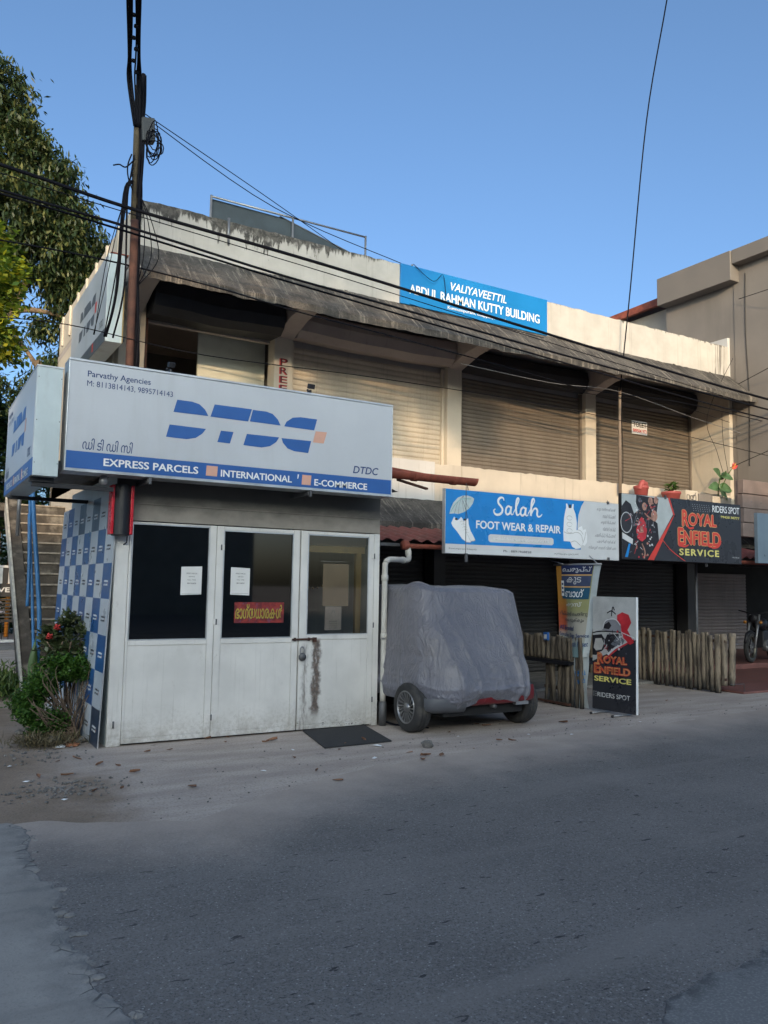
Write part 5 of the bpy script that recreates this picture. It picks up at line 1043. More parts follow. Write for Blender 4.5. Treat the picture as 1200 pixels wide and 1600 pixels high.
for q in (.16, -.16): b = MB(); b.lathe([(0, -.02), (.03, -.02), (.035, .03), (0, .04)], mp(.18, .84, q), -d_, ORANGE, 12); b.build('indicator', mc)
b = MB(); b.lathe([(0, 0), (.09, .03), (.14, .15), (.14, .3), (.09, .46), (0, .5)], mp(.36, .80), d_, BLACK, 18); b.build('fuel_tank', mc)
b = MB(); b.obox(mp(.82, .74, -.12), d_*.7, s_*.24, Vector((0, 0, .09)), BLACK); b.build('seat', mc, bevel=.03); b = MB(); b.obox(mp(.42, .3, -.13), d_*.42, s_*.26, Vector((0, 0, .36)), BLACK); b.lathe([(.13, -.05), (.13, .05), (0, .05)], mp(.55, .35, -.13), -s_, IRON, 18); b.build('engine', mc, bevel=.02)
b = MB(); b.tube([mp(.45, .32, -.16), mp(.9, .25, -.18), mp(1.5, .38, -.2)], .035, GALV); b.build('exhaust', mc); b = MB(); b.tube([mp(.3, .95), mp(.45, .35), mp(1.0, .35), mp(1.34, .31)], .022, BLACK); b.tube([mp(.3, .9), mp(.85, .78), mp(1.5, .8)], .022, BLACK); b.tube([mp(.5, .3, .1), mp(.5, .0, .28)], .014, IRON); b.build('frame', mc)

# ================================================================== POLE, CABLES, WIRES
t = thing('cable_pole', 'rusty iron pole wrapped in black cables rising behind the courier signboard', 'pole', (.40, 1.6, 2.8))
b = MB(); b.tube([(.415, 1.55, 2.78), (.40, 1.55, 4.5), (.385, 1.55, 6.0)], .048, RUST, 14); b.tube([(.385, 1.6, 6.0), (.36, 1.6, 7.75)], [.042, .036], M('lichen_iron', (.075, .06, .038), .9, .1, var=.4, vs=12), 12); b.build('post', t)
b = MB(); b.obox((.42, 1.5, 7.02), (.16, 0, .03), (0, .12, 0), (-.02, 0, .30), M('grey_box', (.035, .04, .045), .6)); b.build('junction_box', t, bevel=.012)
cb = random.Random(5)
for i in range(8):
    off = cb.choice((-1, 1))*cb.uniform(.05, .10); P = [(.41+off*.5, 1.52, 2.95)]
    for q in range(1, 16):
        z = 2.95+q*.33; P.append((.41-.012*(z-3)+off*(1+.10*math.sin(q*1.7+i))+cb.uniform(-.008, .008)-(.02 if z > 5 else 0), 1.57+cb.uniform(-.03, .03), z))
    b = MB(); b.tube(spline(P, 4), cb.choice((.010, .013, .016)), CABLE, 6); b.build('cable', t)
for i in range(8):
    rx_, rz_ = cb.uniform(.05, .12), cb.uniform(.12, .28); cx, cz = .50+rx_*.6, 6.95+cb.uniform(-.12, .12); tw_ = cb.uniform(-.4, .4)
    b = MB(); b.tube([(cx+rx_*math.cos(a), 1.48+cb.uniform(-.02, .02)+.05*math.sin(a+i), cz+rz_*math.sin(a+tw_)) for a in np.linspace(0, 2*math.pi, 22)], .007, CABLE, 5); b.build('cable_coil', t)
for i in range(7):
    x1 = .36-cb.uniform(.04, .28); b = MB(); b.tube(spline([(.34, 1.55, 6.55+cb.uniform(-.2, .3)), (.29-cb.uniform(0, .05), 1.56, 6.3), (x1, 1.62, 5.3+cb.uniform(-.3, .2)), (x1-.05, 1.9, 4.6)]), cb.choice((.005, .008, .012)), CABLE, 5); b.build('drop_wire', t)
b = MB(); b.tube(spline([(.34, 1.5, 6.75), (.24, 1.5, 6.62), (.16, 1.5, 6.63), (.09, 1.5, 6.60)]), .009, CABLE, 5); b.tube(spline([(.3, 1.5, 6.8), (.26, 1.5, 6.65), (.27, 1.5, 6.5), (.33, 1.5, 6.35)]), .009, CABLE, 5); b.build('cable_end', t)
for i in range(3):
    b = MB(); b.tube(spline([(.44, 1.52, 6.3), (.50+.05*i, 1.55, 6.0), (.52+.09*i, 1.6, 5.6), (.46, 1.6, 5.2)]), .006, CABLE, 5); b.build('drop_wire', t)
# cable bundle passing over the photographer to the pole
def wire(nm, lab, pts, r, sag=0., m=None, grp=None, n=18):
    P = []; pts = [Vector(p) for p in pts]
    if len(pts) == 2: P = [pts[0].lerp(pts[1], i/n)-Vector((0, 0, 4*sag*(i/n)*(1-i/n))) for i in range(n+1)]
    else: P = [Vector(p) for p in spline(pts, 6)]
    b = MB(); b.tube(P, r, m or CABLE, 6); return tag(b.build(nm, loc=pts[0]), lab, 'cable' if r > .008 else 'wire', grp)
t = thing('cable_bundle', 'bundle of twisted black cables leaving the pole top toward the camera', 'cables', (.36, 1.58, 7.5))
for i in range(10):
    px0 = 200+(i % 5)*1.5+(13 if i > 4 else 0); dx = cb.uniform(-1, 1)
    P = [(.33+.007*i, 1.56, 7.2)]
    for q, (py, yy) in enumerate(((125, 1.45), (90, 1.2), (50, .9), (0, .5), (-60, 0), (-220, -1), (-600, -2.6))):
        w = at(px0+1.6*math.sin(q*1.3+i)*(1-q/8)+dx, py, 1, yy); P.append(tuple(w))
    b = MB(); b.tube(spline(P, 5), cb.choice((.010, .013, .016)), CABLE, 6); b.build('cable', t)
b = MB()
for q in range(6): b.lathe([(.02, 0), (.026, .01), (.026, .03), (.02, .04)], at(209+(q % 2)*4, 20+q*18, 1, .7+.11*q), (.1, .7, -.7), CABLE, 8)
b.build('binding', t)
Yc = 1.3
def wx(L, y=Yc): return [tuple(at(a, c, 1, y)) for a, c in L]
wire('overhead_cable', 'thick black overhead cable, highest of the long ones crossing the parapet', [(-8, Yc, 6.75), (-3.5, Yc, 6.33)]+wx([(0, 257), (205, 326), (430, 391), (600, 442), (856, 522), (1200, 624)])+[(20, Yc, 5.15)], .021)
wire('overhead_cable', 'upper of the two close black cables crossing just above the eave', [(-8, Yc, 6.4), (-3.5, Yc, 6.02)]+wx([(0, 297), (205, 356), (430, 427), (600, 475), (900, 560), (1200, 640)])+[(20, Yc, 4.9)], .016)
wire('overhead_cable', 'lower of the two close black cables crossing just above the eave', [(-8, Yc+.1, 6.36), (-3.5, Yc+.1, 6.0)]+wx([(0, 302), (205, 364), (430, 434), (600, 484), (900, 572), (1200, 655)], Yc+.1)+[(20, Yc+.1, 4.8)], .013)
wire('overhead_wire', 'thin wire just below the highest thick overhead cable', wx([(0, 270), (125, 310), (430, 402), (600, 454), (900, 548), (1200, 640)], 1.2), .006)
wire('overhead_wire', 'thin wire sagging low across the courier sign top and the shutters', wx([(-60, 492), (105, 507), (320, 555), (600, 592), (900, 642), (1200, 712)], 1.5), .006)
wire('service_wire', 'dark service wire slung under the left end of the eave', wx([(-40, 368), (145, 402), (330, 447), (465, 487), (600, 522), (735, 558)], 1.75), .010)
wire('service_wire', 'service wire sagging beneath the eave in front of the brown shutters', wx([(735, 558), (850, 590), (925, 610), (1060, 628), (1200, 660)], 1.9), .008)
wire('service_wire', 'pale wire along the brown shutters fixed to the rough post', wx([(720, 568), (860, 598), (968, 612), (1090, 655), (1200, 690)], 2.4), .006, m=GALV)
wire('service_wire', 'thin wire rising across the two brown shutters', wx([(745, 566), (860, 603), (966, 622), (1040, 628), (1140, 660)], 2.45), .005)
wire('facade_wire', 'thin wire crossing the grey building wall near its fascia', [(13.0, 2.3, 7.75), (12.6, .6, 7.6), (12.2, -2, 7.6)], .007)
wire('facade_wire', 'thin wire slanting upward across the middle of the grey wall', [(13.0, 2.5, 5.9), (12.4, .3, 6.2)], .007)
wire('facade_wire', 'thin wire slanting upward across the lower grey wall above the cladding', [(13.0, 2.6, 4.2), (12.0, .3, 4.45)], .007)
wire('facade_wire', 'steep thin wire from the parapet end down the end wall to the potted plant', wx([(1145, 560), (1105, 650), (1120, 705), (1132, 745)], 2.3), .005)
wire('facade_wire', 'second steep thin wire down the end wall, right of the first one', wx([(1128, 645), (1130, 690), (1138, 740)], 2.3), .005)
wire('roof_wire', 'thin paired wire from the pole top down to the roof rail', [(.46, 1.6, 7.42), tuple(at(420, 310, 1, 3)), (5.1, 4.3, 7.4)], .006)
wire('roof_wire', 'thin wire running just under the paired one from pole to parapet', [(.46, 1.6, 7.38), tuple(at(430, 325, 1, 2.2)), (4.9, 2.66, 6.84)], .006)
wire('drop_cable', 'long black cable dropping from the sky at upper right to the rough post', [tuple(at(1075, -200, 1, -.5)), tuple(at(1042, 0, 1, .8)), tuple(at(1010, 190, 1, 1.7)), tuple(at(985, 450, 1, 2.2)), (9.66, 2.48, 5.35)], .012)
wire('eave_wire', 'curled wire lying on the eave under the blue name board', wx([(640, 475), (690, 490), (760, 505), (850, 528)], 2.3), .006)
wire('rail_wire', 'loose wire hanging over the blue name board', [(5.05, 2.55, 6.83), (5.4, 2.5, 6.6), (5.62, 2.52, 6.75), (5.7, 2.54, 6.3)], .005)

# ================================================================== STAIRCASE, BLUE PIPES, GATE
t = thing('staircase', 'weathered concrete outdoor stair climbing along the building side', 'stairs', (.2, 4.6, 0))
ns = 17; rh, td = .172, .205; ys0 = 3.85
b = MB()
for i in range(ns): b.box(-.12-.012*0, .635, ys0+td*i, ys0+td*(i+1)+.0, 0 if i < 2 else rh*(i-1.6), rh*(i+1)-.03, STEPC)
b.build('flight', t, bevel=.008)
b = MB()
for i in range(ns): b.box(-.13, .637, ys0+td*i-.022, ys0+td*(i+1)-.025, rh*(i+1)-.0295, rh*(i+1), STEPE)
b.build('nosing', t, bevel=.008)
V = [(x, y, z) for x in (-.30, -.132) for y, z in ((ys0-.12, 0), (ys0-.12, .06), (ys0+td*ns, rh*ns+.1), (ys0+td*ns, rh*ns-.35), (ys0+.5, 0))]
b = MB(); b.add(V, [(0, 1, 2, 3, 4), (9, 8, 7, 6, 5)]+[(i, 5+i, 5+(i+1) % 5, (i+1) % 5) for i in range(5)], STEPC); b.build('stringer', t)
b = MB(); b.add([(-.33, ys0-.13, 0), (-.30, ys0-.13, 0), (-.30, ys0-.13, .10), (-.33, ys0-.13, .10), (-.33, ys0+td*ns, rh*ns-.2), (-.30, ys0+td*ns, rh*ns-.2), (-.30, ys0+td*ns, rh*ns+.14), (-.33, ys0+td*ns, rh*ns+.14)], [(0, 1, 2, 3), (7, 6, 5, 4), (0, 3, 7, 4), (1, 5, 6, 2), (3, 2, 6, 7), (0, 4, 5, 1)], M('chalky_edge', (.38, .36, .32), .9, var=.25, vs=8)); b.build('edge_strip', t)
b = MB(); b.box(-.55, .635, ys0+td*ns+.003, ys0+td*ns+1.6, rh*ns-.12, rh*ns+.02, STEPC); b.build('landing', t, bevel=.01)
t = thing('leaning_pipes', 'bundle of bright blue plastic pipes leaning on the concrete stair', 'pipes', (-.2, 3.6, 0))
for P, r in (([(-.19, 3.50, 0), (-.18, 3.52, .5), (-.175, 3.55, 1.05), (-.24, 3.6, 1.8), (-.31, 3.66, 2.5), (-.34, 3.7, 2.9)], .030), ([(-.22, 3.55, .55), (-.27, 3.6, 1.3), (-.33, 3.66, 2.1), (-.37, 3.72, 2.9)], .020), ([(-.33, 3.6, 1.25), (-.335, 3.62, 1.8), (-.36, 3.68, 2.5)], .022), ([(-.17, 3.58, .9), (-.23, 3.62, 1.7), (-.30, 3.68, 2.6)], .016)):
    b = MB(); b.tube(spline(P, 5), r, BLUEP, 10); b.build('pipe', t)
b = MB(); b.tube([(-.47, 3.9, 2.2), (-.47, 3.9, 3.2)], .025, GALV); tag(b.build('steel_post', loc=(-.47, 3.9, 2.2)), 'short pale steel post under the side courier sign', 'post')
t = thing('leaning_leaf', 'large green leaf blade leaning against the stair foot', 'leaf', (-.24, 3.42, .1))
V = []; F = []
for i in range(9):
    v = i/8; w = .058*math.sin(math.pi*min(v*1.05, 1))**.8; cx = -.24-.03*v+.05*v*v; V += [(cx-w, 3.45, .12+.72*v), (cx, 3.40, .12+.72*v), (cx+w, 3.45, .12+.72*v)]
for i in range(8): F += [(3*i, 3*i+1, 3*i+4, 3*i+3), (3*i+1, 3*i+2, 3*i+5, 3*i+4)]
b = MB(); b.add(V, F, M('big_leaf_green', (.06, .12, .035), .5, var=.15, bump=0), True); b.build('blade', t)
t = thing('house_gate', 'black and white striped metal gate with raised lettering at the left edge', 'gate', (.1, 14.3, 0))
b = MB(); GB = M('gate_black', (.02, .02, .022), .45); GW = M('gate_white', (.55, .55, .56), .5)
for x0, x1, z0, z1 in ((-2.6, .95, .05, .12), (-2.6, .95, 1.18, 1.5), (-2.6, .95, 1.90, 1.96), (-2.6, .95, .55, .62)): b.box(x0, x1, 14.0, 14.06, z0, z1, GB if z0 != 1.9 and z0 != .05 else GW)
for i in range(24): b.box(-2.55+.147*i, -2.535+.147*i, 14.01, 14.04, .12, .55, GB)
for i in range(6): b.box(-2.6, .95, 14.01, 14.05, .66+.085*i, .70+.085*i, GB)
b.build('frame', t)
b = MB()
for i in range(13): b.box(-2.55+.275*i, -2.41+.275*i, 14.0, 14.05, 1.505, 1.895, GW)
b.build('slat', t)
b = MB()
for i in range(12): b.box(-2.405+.275*i, -2.28+.275*i, 14.02, 14.05, 1.505, 1.895, GB)
b.build('dark_slat', t)
b = MB(); b.text('VALIYAVEETTIL', (0, 13.995, 0), FX, (-.55, 1.29, 1.12, 1.41), GW, .004, .02); b.build('lettering', t)
b = MB(); b.box(.96, 1.3, 13.95, 14.3, 0, 2.2, CREAM); b.build('gate_pillar', t, bevel=.02)
b = MB(); b.box(-4, 1.3, 12.2, 13.9, .0, .012, PAD); tag(b.build('gate_path', loc=(0, 13, 0)), kind='structure')
t = thing('orange_railing', 'row of orange-yellow posts beyond the striped gate', 'railing', (-.6, 17, 0))
for i in range(14): b = MB(); b.tube([(-2.6+.34*i, 17, 0), (-2.6+.34*i, 17, 3.0)], .06, ORANGE); b.build('post', t)
b = MB(); b.box(-2.8, 2.2, 16.97, 17.03, 1.0, 1.08, ORANGE); b.build('rail', t)

# ================================================================== MAT, POTS, LITTER
t = thing('door_mat', 'dark rubber mat on the ground before the rusty kiosk door', 'mat', (2.4, -.5, 0))
b = MB(); V = [(2.08, -.03, .004), (2.87, .0, .004), (2.66, -.95, .004), (1.88, -.97, .004)]; b.add(V+[(x, y, .016) for x, y, z in V], [(3, 2, 1, 0), (4, 5, 6, 7)]+[(i, (i+1) % 4, 4+(i+1) % 4, 4+i) for i in range(4)][::1], MATT); b.build('sheet', t)
def leafmesh(n, C, Ln, Wd, seed, droop=.5, up=None, curl=.25):
    """n leaf blades (2 tris folded on the midrib) around the points C"""
    g = np.random.default_rng(seed); C = np.asarray(C); c = C[g.integers(0, len(C), n)] if len(C) != n else C
    th = g.uniform(0, 2*math.pi, n); el = g.normal(-droop, .45, n)
    d = np.stack([np.cos(th)*np.cos(el), np.sin(th)*np.cos(el), np.sin(el)], 1)
    s = np.cross(d, np.stack([g.normal(0, .5, n), g.normal(0, .5, n), np.ones(n)], 1)); s /= np.linalg.norm(s, axis=1, keepdims=True)+1e-9; nn = np.cross(s, d)
    L = (Ln*g.uniform(.65, 1.2, n))[:, None]; w = (Wd*g.uniform(.7, 1.15, n))[:, None]
    a = c; m1 = c+d*L*.5+nn*L*curl*.25; tip = c+d*L-nn*L*curl*.35
    V = np.stack([a, m1+s*w-nn*w*.3, tip, m1-s*w-nn*w*.3], 1).reshape(-1, 3)
    F = np.arange(4*n).reshape(-1, 4); return V, F
def foliage(name, V, F, mat, parent=None, loc=None):
    o0 = np.array(parent.location if parent is not None else (loc or (0, 0, 0)))
    me = bpy.data.meshes.new(name); me.vertices.add(len(V)); me.vertices.foreach_set('co', (V-o0).astype(np.float32).ravel())
    me.loops.add(F.size); me.loops.foreach_set('vertex_index', F.astype(np.int32).ravel()); me.polygons.add(len(F)); me.polygons.foreach_set('loop_start', np.arange(0, F.size, 4, dtype=np.int32)); me.polygons.foreach_set('loop_total', np.full(len(F), 4, dtype=np.int32))
    me.materials.append(mat); me.update(calc_edges=True); me.validate()
    o = bpy.data.objects.new(name, me); S.collection.objects.link(o)
    if parent is not None: o.parent = parent
    else: o.location = o0
    return o
def shell(c, r, n, seed, inner=.55, sq=(1, 1, 1)):
    g = np.random.default_rng(seed); d = g.normal(size=(n, 3)); d /= np.linalg.norm(d, axis=1, keepdims=True); rr = g.uniform(inner, 1, n)**.7
    return np.array(c)+d*rr[:, None]*r*np.array(sq)
def clumps(cs, k, sp, seed):
    g = np.random.default_rng(seed); return (np.repeat(cs, k, 0)+g.normal(0, sp, (len(cs)*k, 3)))

def pot(b, x, y, z, r, h, m): b.lathe([(0, 0), (r*.72, 0), (r, h*.85), (r*1.08, h*.86), (r*1.08, h), (r*.95, h), (r*.9, h*.9), (0, h*.88)], (x, y, z), (0, 0, 1), m, 20)
for i, (x, z, h, r, lab) in enumerate(((10.0, 3.19, .36, .13, 'red cloth-wrapped pot with ragged top, left of the two on the ledge'), (10.82, 3.17, .33, .17, 'faded red pot with a small green sprout on the ledge'))):
    t = thing('flower_pot', lab, 'pot', (x, 2.3, z)); b = MB(); pot(b, x, 2.3, z, r, h, POTR); b.build('pot', t)
    if i: V, F = leafmesh(60, shell((x+.02, 2.3, z+h+.05), .1, 30, 3), .12, .03, 5, -.4); foliage('sprout', V, F, LF_HEDGE, t)
    else: b = MB(); b.tube(spline([(x-.1, 2.25, z+h*.8), (x-.06, 2.22, z+h+.06), (x+.03, 2.25, z+h+.02), (x+.1, 2.28, z+h+.05)]), [.05]*19 if False else .05, POTR); b.build('cloth', t)
for i, (x0, x1, m) in enumerate(((11.15, 11.5, CREAM), (11.52, 11.92, GREYW), (11.95, 12.5, CREAM))):
    b = MB(); b.box(x0, x1, 2.22, 2.5, 3.2, (3.56, 3.52, 3.50)[i], m); tag(b.build('planter_box', loc=((x0+x1)/2, 2.35, 3.2), bevel=.015), ('cream planter box with painted flowers beside the faded red pot', 'grey planter box between two cream ones on the ledge', 'cream planter box under the tall broad-leaved plant')[i], 'planter')
b = MB(); b.box(9.6, 12.9, 2.1, 2.597, 3.12, 3.19, CREAM); b.build('ledge', bld)
b = MB()
for (x, s) in ((11.2, 1), (11.3, .8), (11.38, 1.1)): b.tube([(x+.04*s*math.cos(a), 2.21, 3.42+.07*s*math.sin(a)*(1+.4*math.cos(2*a))) for a in np.linspace(0, 6.3, 14)], .006, IRON, 5)
b.tube(spline([(11.25, 2.21, 3.2), (11.3, 2.21, 3.35), (11.42, 2.21, 3.52)]), .006, IRON, 5); tag(b.build('wire_flower', loc=(11.3, 2.21, 3.2)), 'curly dark wire flower ornament on the cream planter box', 'ornament')
t = thing('flowering_plant', 'tall broad-leaved potted plant with one red-orange flower before the end wall', 'plant', (12.25, 2.3, 3.5))
b = MB(); b.tube(spline([(12.2, 2.3, 3.45), (12.22, 2.3, 3.7), (12.27, 2.28, 3.95)]), .012, LF_HEDGE); b.tube(spline([(12.25, 2.3, 3.6), (12.4, 2.25, 3.9), (12.52, 2.2, 4.1)]), .008, LF_HEDGE); b.build('stem', t)
def bigleaf(c, d, L, w, m, b):
    c = Vector(c); d = Vector(d).normalized(); s = d.cross(Vector((.2, -1, .3))).normalized(); nn = s.cross(d); V = []; F = []
    for i in range(8):
        v = i/7; ww = w*math.sin(math.pi*(.08+.92*v))**.6*(1.1-.5*v); p = c+d*L*v-nn*.12*L*v*v; V += [p-s*ww+nn*ww*.25, p, p+s*ww+nn*ww*.25]
    for i in range(7): F += [(3*i, 3*i+1, 3*i+4, 3*i+3), (3*i+1, 3*i+2, 3*i+5, 3*i+4)]
    b.add(V, F, m, True)
LFB = M('broad_leaf', (.07, .14, .06), .45, var=.3, vs=9, bump=0)
b = MB()
for c, d, L, w in (((12.25, 2.28, 3.92), (-.7, -.2, .35), .30, .12), ((12.28, 2.28, 3.95), (.5, -.4, -.2), .26, .11), ((12.22, 2.3, 3.72), (-1, -.2, -.15), .36, .11), ((12.24, 2.3, 3.68), (-.3, -.5, -.5), .28, .10), ((12.26, 2.3, 3.7), (1, -.2, -.1), .34, .13), ((12.24, 2.3, 3.66), (.4, -.4, -.7), .28, .1), ((12.26, 2.3, 3.86), (.1, -.5, .5), .22, .1)): bigleaf(c, d, L, w, LFB, b)
b.build('foliage', t)
b = MB()
for i in range(9): a = i*.7; bigleaf((12.52, 2.2, 4.09), (.6+.3*math.cos(a), .3*math.sin(a), .5+.2*math.cos(a*1.7)), .16, .025, FLRED if i % 3 else ORANGE, b)
b.build('flower', t)

DL = bpy.data.meshes.new('fallen_leaf'); LV_ = []
for i in range(5):
    v = i/4; w = .024*math.sin(math.pi*(.05+.9*v)); LV_ += [(-w, v*.12-.06, .012+.01*v), (0, v*.12-.06, .004+.008*abs(v-.5)), (w, v*.12-.06, .014)]
DL.from_pydata(LV_, [], [f for i in range(4) for f in ((3*i, 3*i+1, 3*i+4, 3*i+3), (3*i+1, 3*i+2, 3*i+5, 3*i+4))]); DL.materials.append(DRYLEAF); DL.update()
q = random.Random(21); base = bpy.data.objects.new('fallen_leaf', DL); LEAFPX = [(230, 1175), (155, 1195), (185, 1198), (210, 1208), (325, 1155), (352, 1160), (415, 1160), (425, 1158), (190, 1233), (148, 1236), (530, 1172), (528, 1220), (265, 1172), (540, 1162), (568, 1157), (665, 1182), (745, 1132), (760, 1134), (702, 1145), (780, 1157), (880, 1130), (800, 1158), (690, 1180), (120, 1186), (90, 1190), (105, 1212), (355, 1152), (660, 1188), (640, 1176), (1042, 1095), (60, 1215), (300, 1230), (460, 1185), (740, 1170), (495, 1205)]
for i, (px, py) in enumerate(LEAFPX):
    w = at(px, py, 2, .006); o = base if i == 0 else base.copy(); S.collection.objects.link(o); o.location = w; s = q.uniform(.5, 1.0); o.scale = (s*q.uniform(.6, 1.2), s, s*q.uniform(.8, 2)); o.rotation_euler = (q.uniform(-.2, .2), q.uniform(-.2, .2), q.uniform(0, 6.3))
    tag(o, 'dry brown leaf lying on the dusty ground', 'fallen leaf', 'dry leaves scattered on the ground')
SC = bpy.data.meshes.new('paper_scrap'); SC.from_pydata([(-.03, -.015, .004), (.03, -.02, .006), (.035, .02, .012), (-.025, .018, .003), (0, 0, .014)], [], [(0, 1, 4), (1, 2, 4), (2, 3, 4), (3, 0, 4)]); SC.materials.append(WPRINT); SC.update(); base = None
for i, (px, py) in enumerate(((590, 1166), (492, 1152), (458, 1172), (100, 1250), (412, 1205), (1000, 1128), (716, 1151), (585, 1185), (826, 1148), (40, 1222), (1018, 1080), (893, 1148), (15, 1198))):
    w = at(px, py, 2, .006); o = bpy.data.objects.new('paper_scrap', SC); S.collection.objects.link(o); o.location = w; s = 1.4 if i == 0 else q.uniform(.5, .9); o.scale = (s, s, s); o.rotation_euler = (0, 0, q.uniform(0, 6.3)); tag(o, 'white scrap of paper lying on the dusty ground', 'litter', 'paper scraps scattered on the ground')
st = blob_stone(.07, 77, STONE, .6); w = at(668, 1168, 2, 0); b = MB(); b.add([(v[0]+w.x, v[1]+w.y, v[2]) for v in st.v], st.f, STONE); tag(b.build('loose_stone', loc=w), 'dark fist-sized stone on the ground before the covered car', 'stone')
for i, (px, py, r, m, lab) in enumerate(((105, 1160, .085, BRICKC, 'flat brick-red tile shard under the hedge'), (112, 1166, .07, BRICKC, 'second orange tile shard lying just below the first'), (95, 1168, .05, WPRINT, 'white tile shard beside the brick-red ones'), (80, 1165, .09, STONE, 'grey stone at the hedge foot'), (128, 1160, .05, STONE, 'small pale stone near the checkered board foot'), (30, 1148, .05, STONE, 'small stone at the left of the hedge foot'))):
    w = at(px, py, 2, 0); st = blob_stone(r, 50+i, m, .28 if m is not STONE else .55); b = MB(); b.add([(v[0]+w.x, v[1]+w.y, v[2]) for v in st.v], st.f, m); tag(b.build('rubble_piece', loc=w), lab, 'rubble')

# ================================================================== SHRUBS
t = thing('clipped_hedge', 'low clipped hedge with bare brown twigs by the checkered board', 'hedge', (-.40, .72, 0)); g = random.Random(3)
HB = [((-.50, .95, .42), .20), ((-.62, .95, .30), .16), ((-.42, 1.0, .60), .18), ((-.25, .9, .66), .16), ((-.15, .75, .68), .12), ((-.52, .75, .52), .14), ((-.60, .75, .24), .14), ((-.38, .62, .18), .14), ((-.5, .6, .12), .14), ((-.05, .62, .66), .08)]
for i in range(30):
    a = g.uniform(0, 6.3); x0, y0 = -.2+g.gauss(0, .05), .62+g.gauss(0, .05); tx, ty, tz = g.uniform(-.62, .0), g.uniform(.35, .95), g.uniform(.35, .70)
    P = [(x0, y0, 0), (x0+(tx-x0)*.35+g.gauss(0, .03), y0+(ty-y0)*.35, tz*.45), (tx, ty, tz), (tx+g.gauss(0, .05), ty+g.gauss(0, .04), tz+.1)]
    if i == 0: bb = MB()
    bb.tube(spline(P, 4), [.008]*4+[.005]*5+[.003]*4, BARKD, 5)
for i in range(10): bb.tube(spline([(-.15, .55, .08), (-.4, .5, .16+g.uniform(-.1, .1)), (-.62+g.uniform(-.05, .1), .5+g.uniform(-.1, .1), .25+g.uniform(-.15, .2))], 4), .005, BARKD, 5)
bb.build('twigs', t)
C = np.concatenate([clumps(shell(c, r, 46, 60+i, .35), 30, .024, 90+i) for i, (c, r) in enumerate(HB)]); V, F = leafmesh(len(C), C, .040, .013, 4, -.3); foliage('foliage', V, F, LF_HEDGE, t)
t = thing('ixora_bush', 'dark green bush with two red flower heads behind the clipped hedge', 'shrub', (-.2, 1.2, 0))
IB = [((-.2, 1.2, 1.15), .10), ((-.22, 1.2, 1.0), .17), ((-.12, 1.15, .85), .20), ((-.30, 1.2, .82), .17), ((.0, 1.05, 1.02), .11), ((.02, 1.0, .80), .15), ((-.36, 1.25, .98), .10), ((-.18, 1.1, .68), .2)]
C = np.concatenate([clumps(shell(c, r, 24, 160+i, .45), 12, .022, 190+i) for i, (c, r) in enumerate(IB)]); V, F = leafmesh(len(C), C, .085, .02, 8, -.25); foliage('foliage', V, F, LF_IXO, t)
b = MB()
for i in range(12): b.tube(spline([(-.18+g.gauss(0, .03), 1.15, 0), (-.18+g.gauss(0, .08), 1.15, .5), (-.2+g.gauss(0, .13), 1.15+g.gauss(0, .08), .95)], 4), .007, BARKD, 5)
b.build('twigs', t)
for c in ((-.33, 1.08, 1.10), (-.40, 1.1, 1.0)):
    C = shell(c, .028, 90, 7, .6); V, F = leafmesh(90, C, .024, .009, 9, -.5); foliage('flower_head', V, F, FLRED, t)
t = thing('pot_sprout', 'small light green sapling between the stair foot and the hedge', 'plant', (-.02, 2.2, 0)); C = clumps(shell((-.05, 2.4, .42), .12, 10, 1), 7, .02, 2); V, F = leafmesh(len(C), C, .08, .022, 3, -.2); foliage('foliage', V, F, LF_HEDGE, t); b = MB(); b.tube([(-.04, 2.4, 0), (-.05, 2.4, .4)], .006, BARKD, 5); b.build('stem', t)
t = thing('weed_clump', 'clump of grassy weeds growing at the left foot of the stair', 'weeds', (-.5, 4.5, 0))
g2 = np.random.default_rng(4); n = 1500; C = np.stack([g2.normal(-.55, .22, n), g2.normal(4.4, .35, n), np.abs(g2.normal(0, .13, n))], 1); V, F = leafmesh(n, C, .16, .016, 6, -.75); foliage('foliage', V, F, LF_WEED, t)
n = 1400; C = np.stack([g2.normal(-.5, .14, n), g2.normal(.35, .13, n), np.abs(g2.normal(0, .03, n))], 1); V, F = leafmesh(n, C, .11, .005, 16, -.6); o = foliage('dry_grass', V, F, LF_DRY, None, (-.5, .35, 0)); tag(o, 'dry straw-coloured grass tufts in front of the hedge', 'grass', kind='stuff')

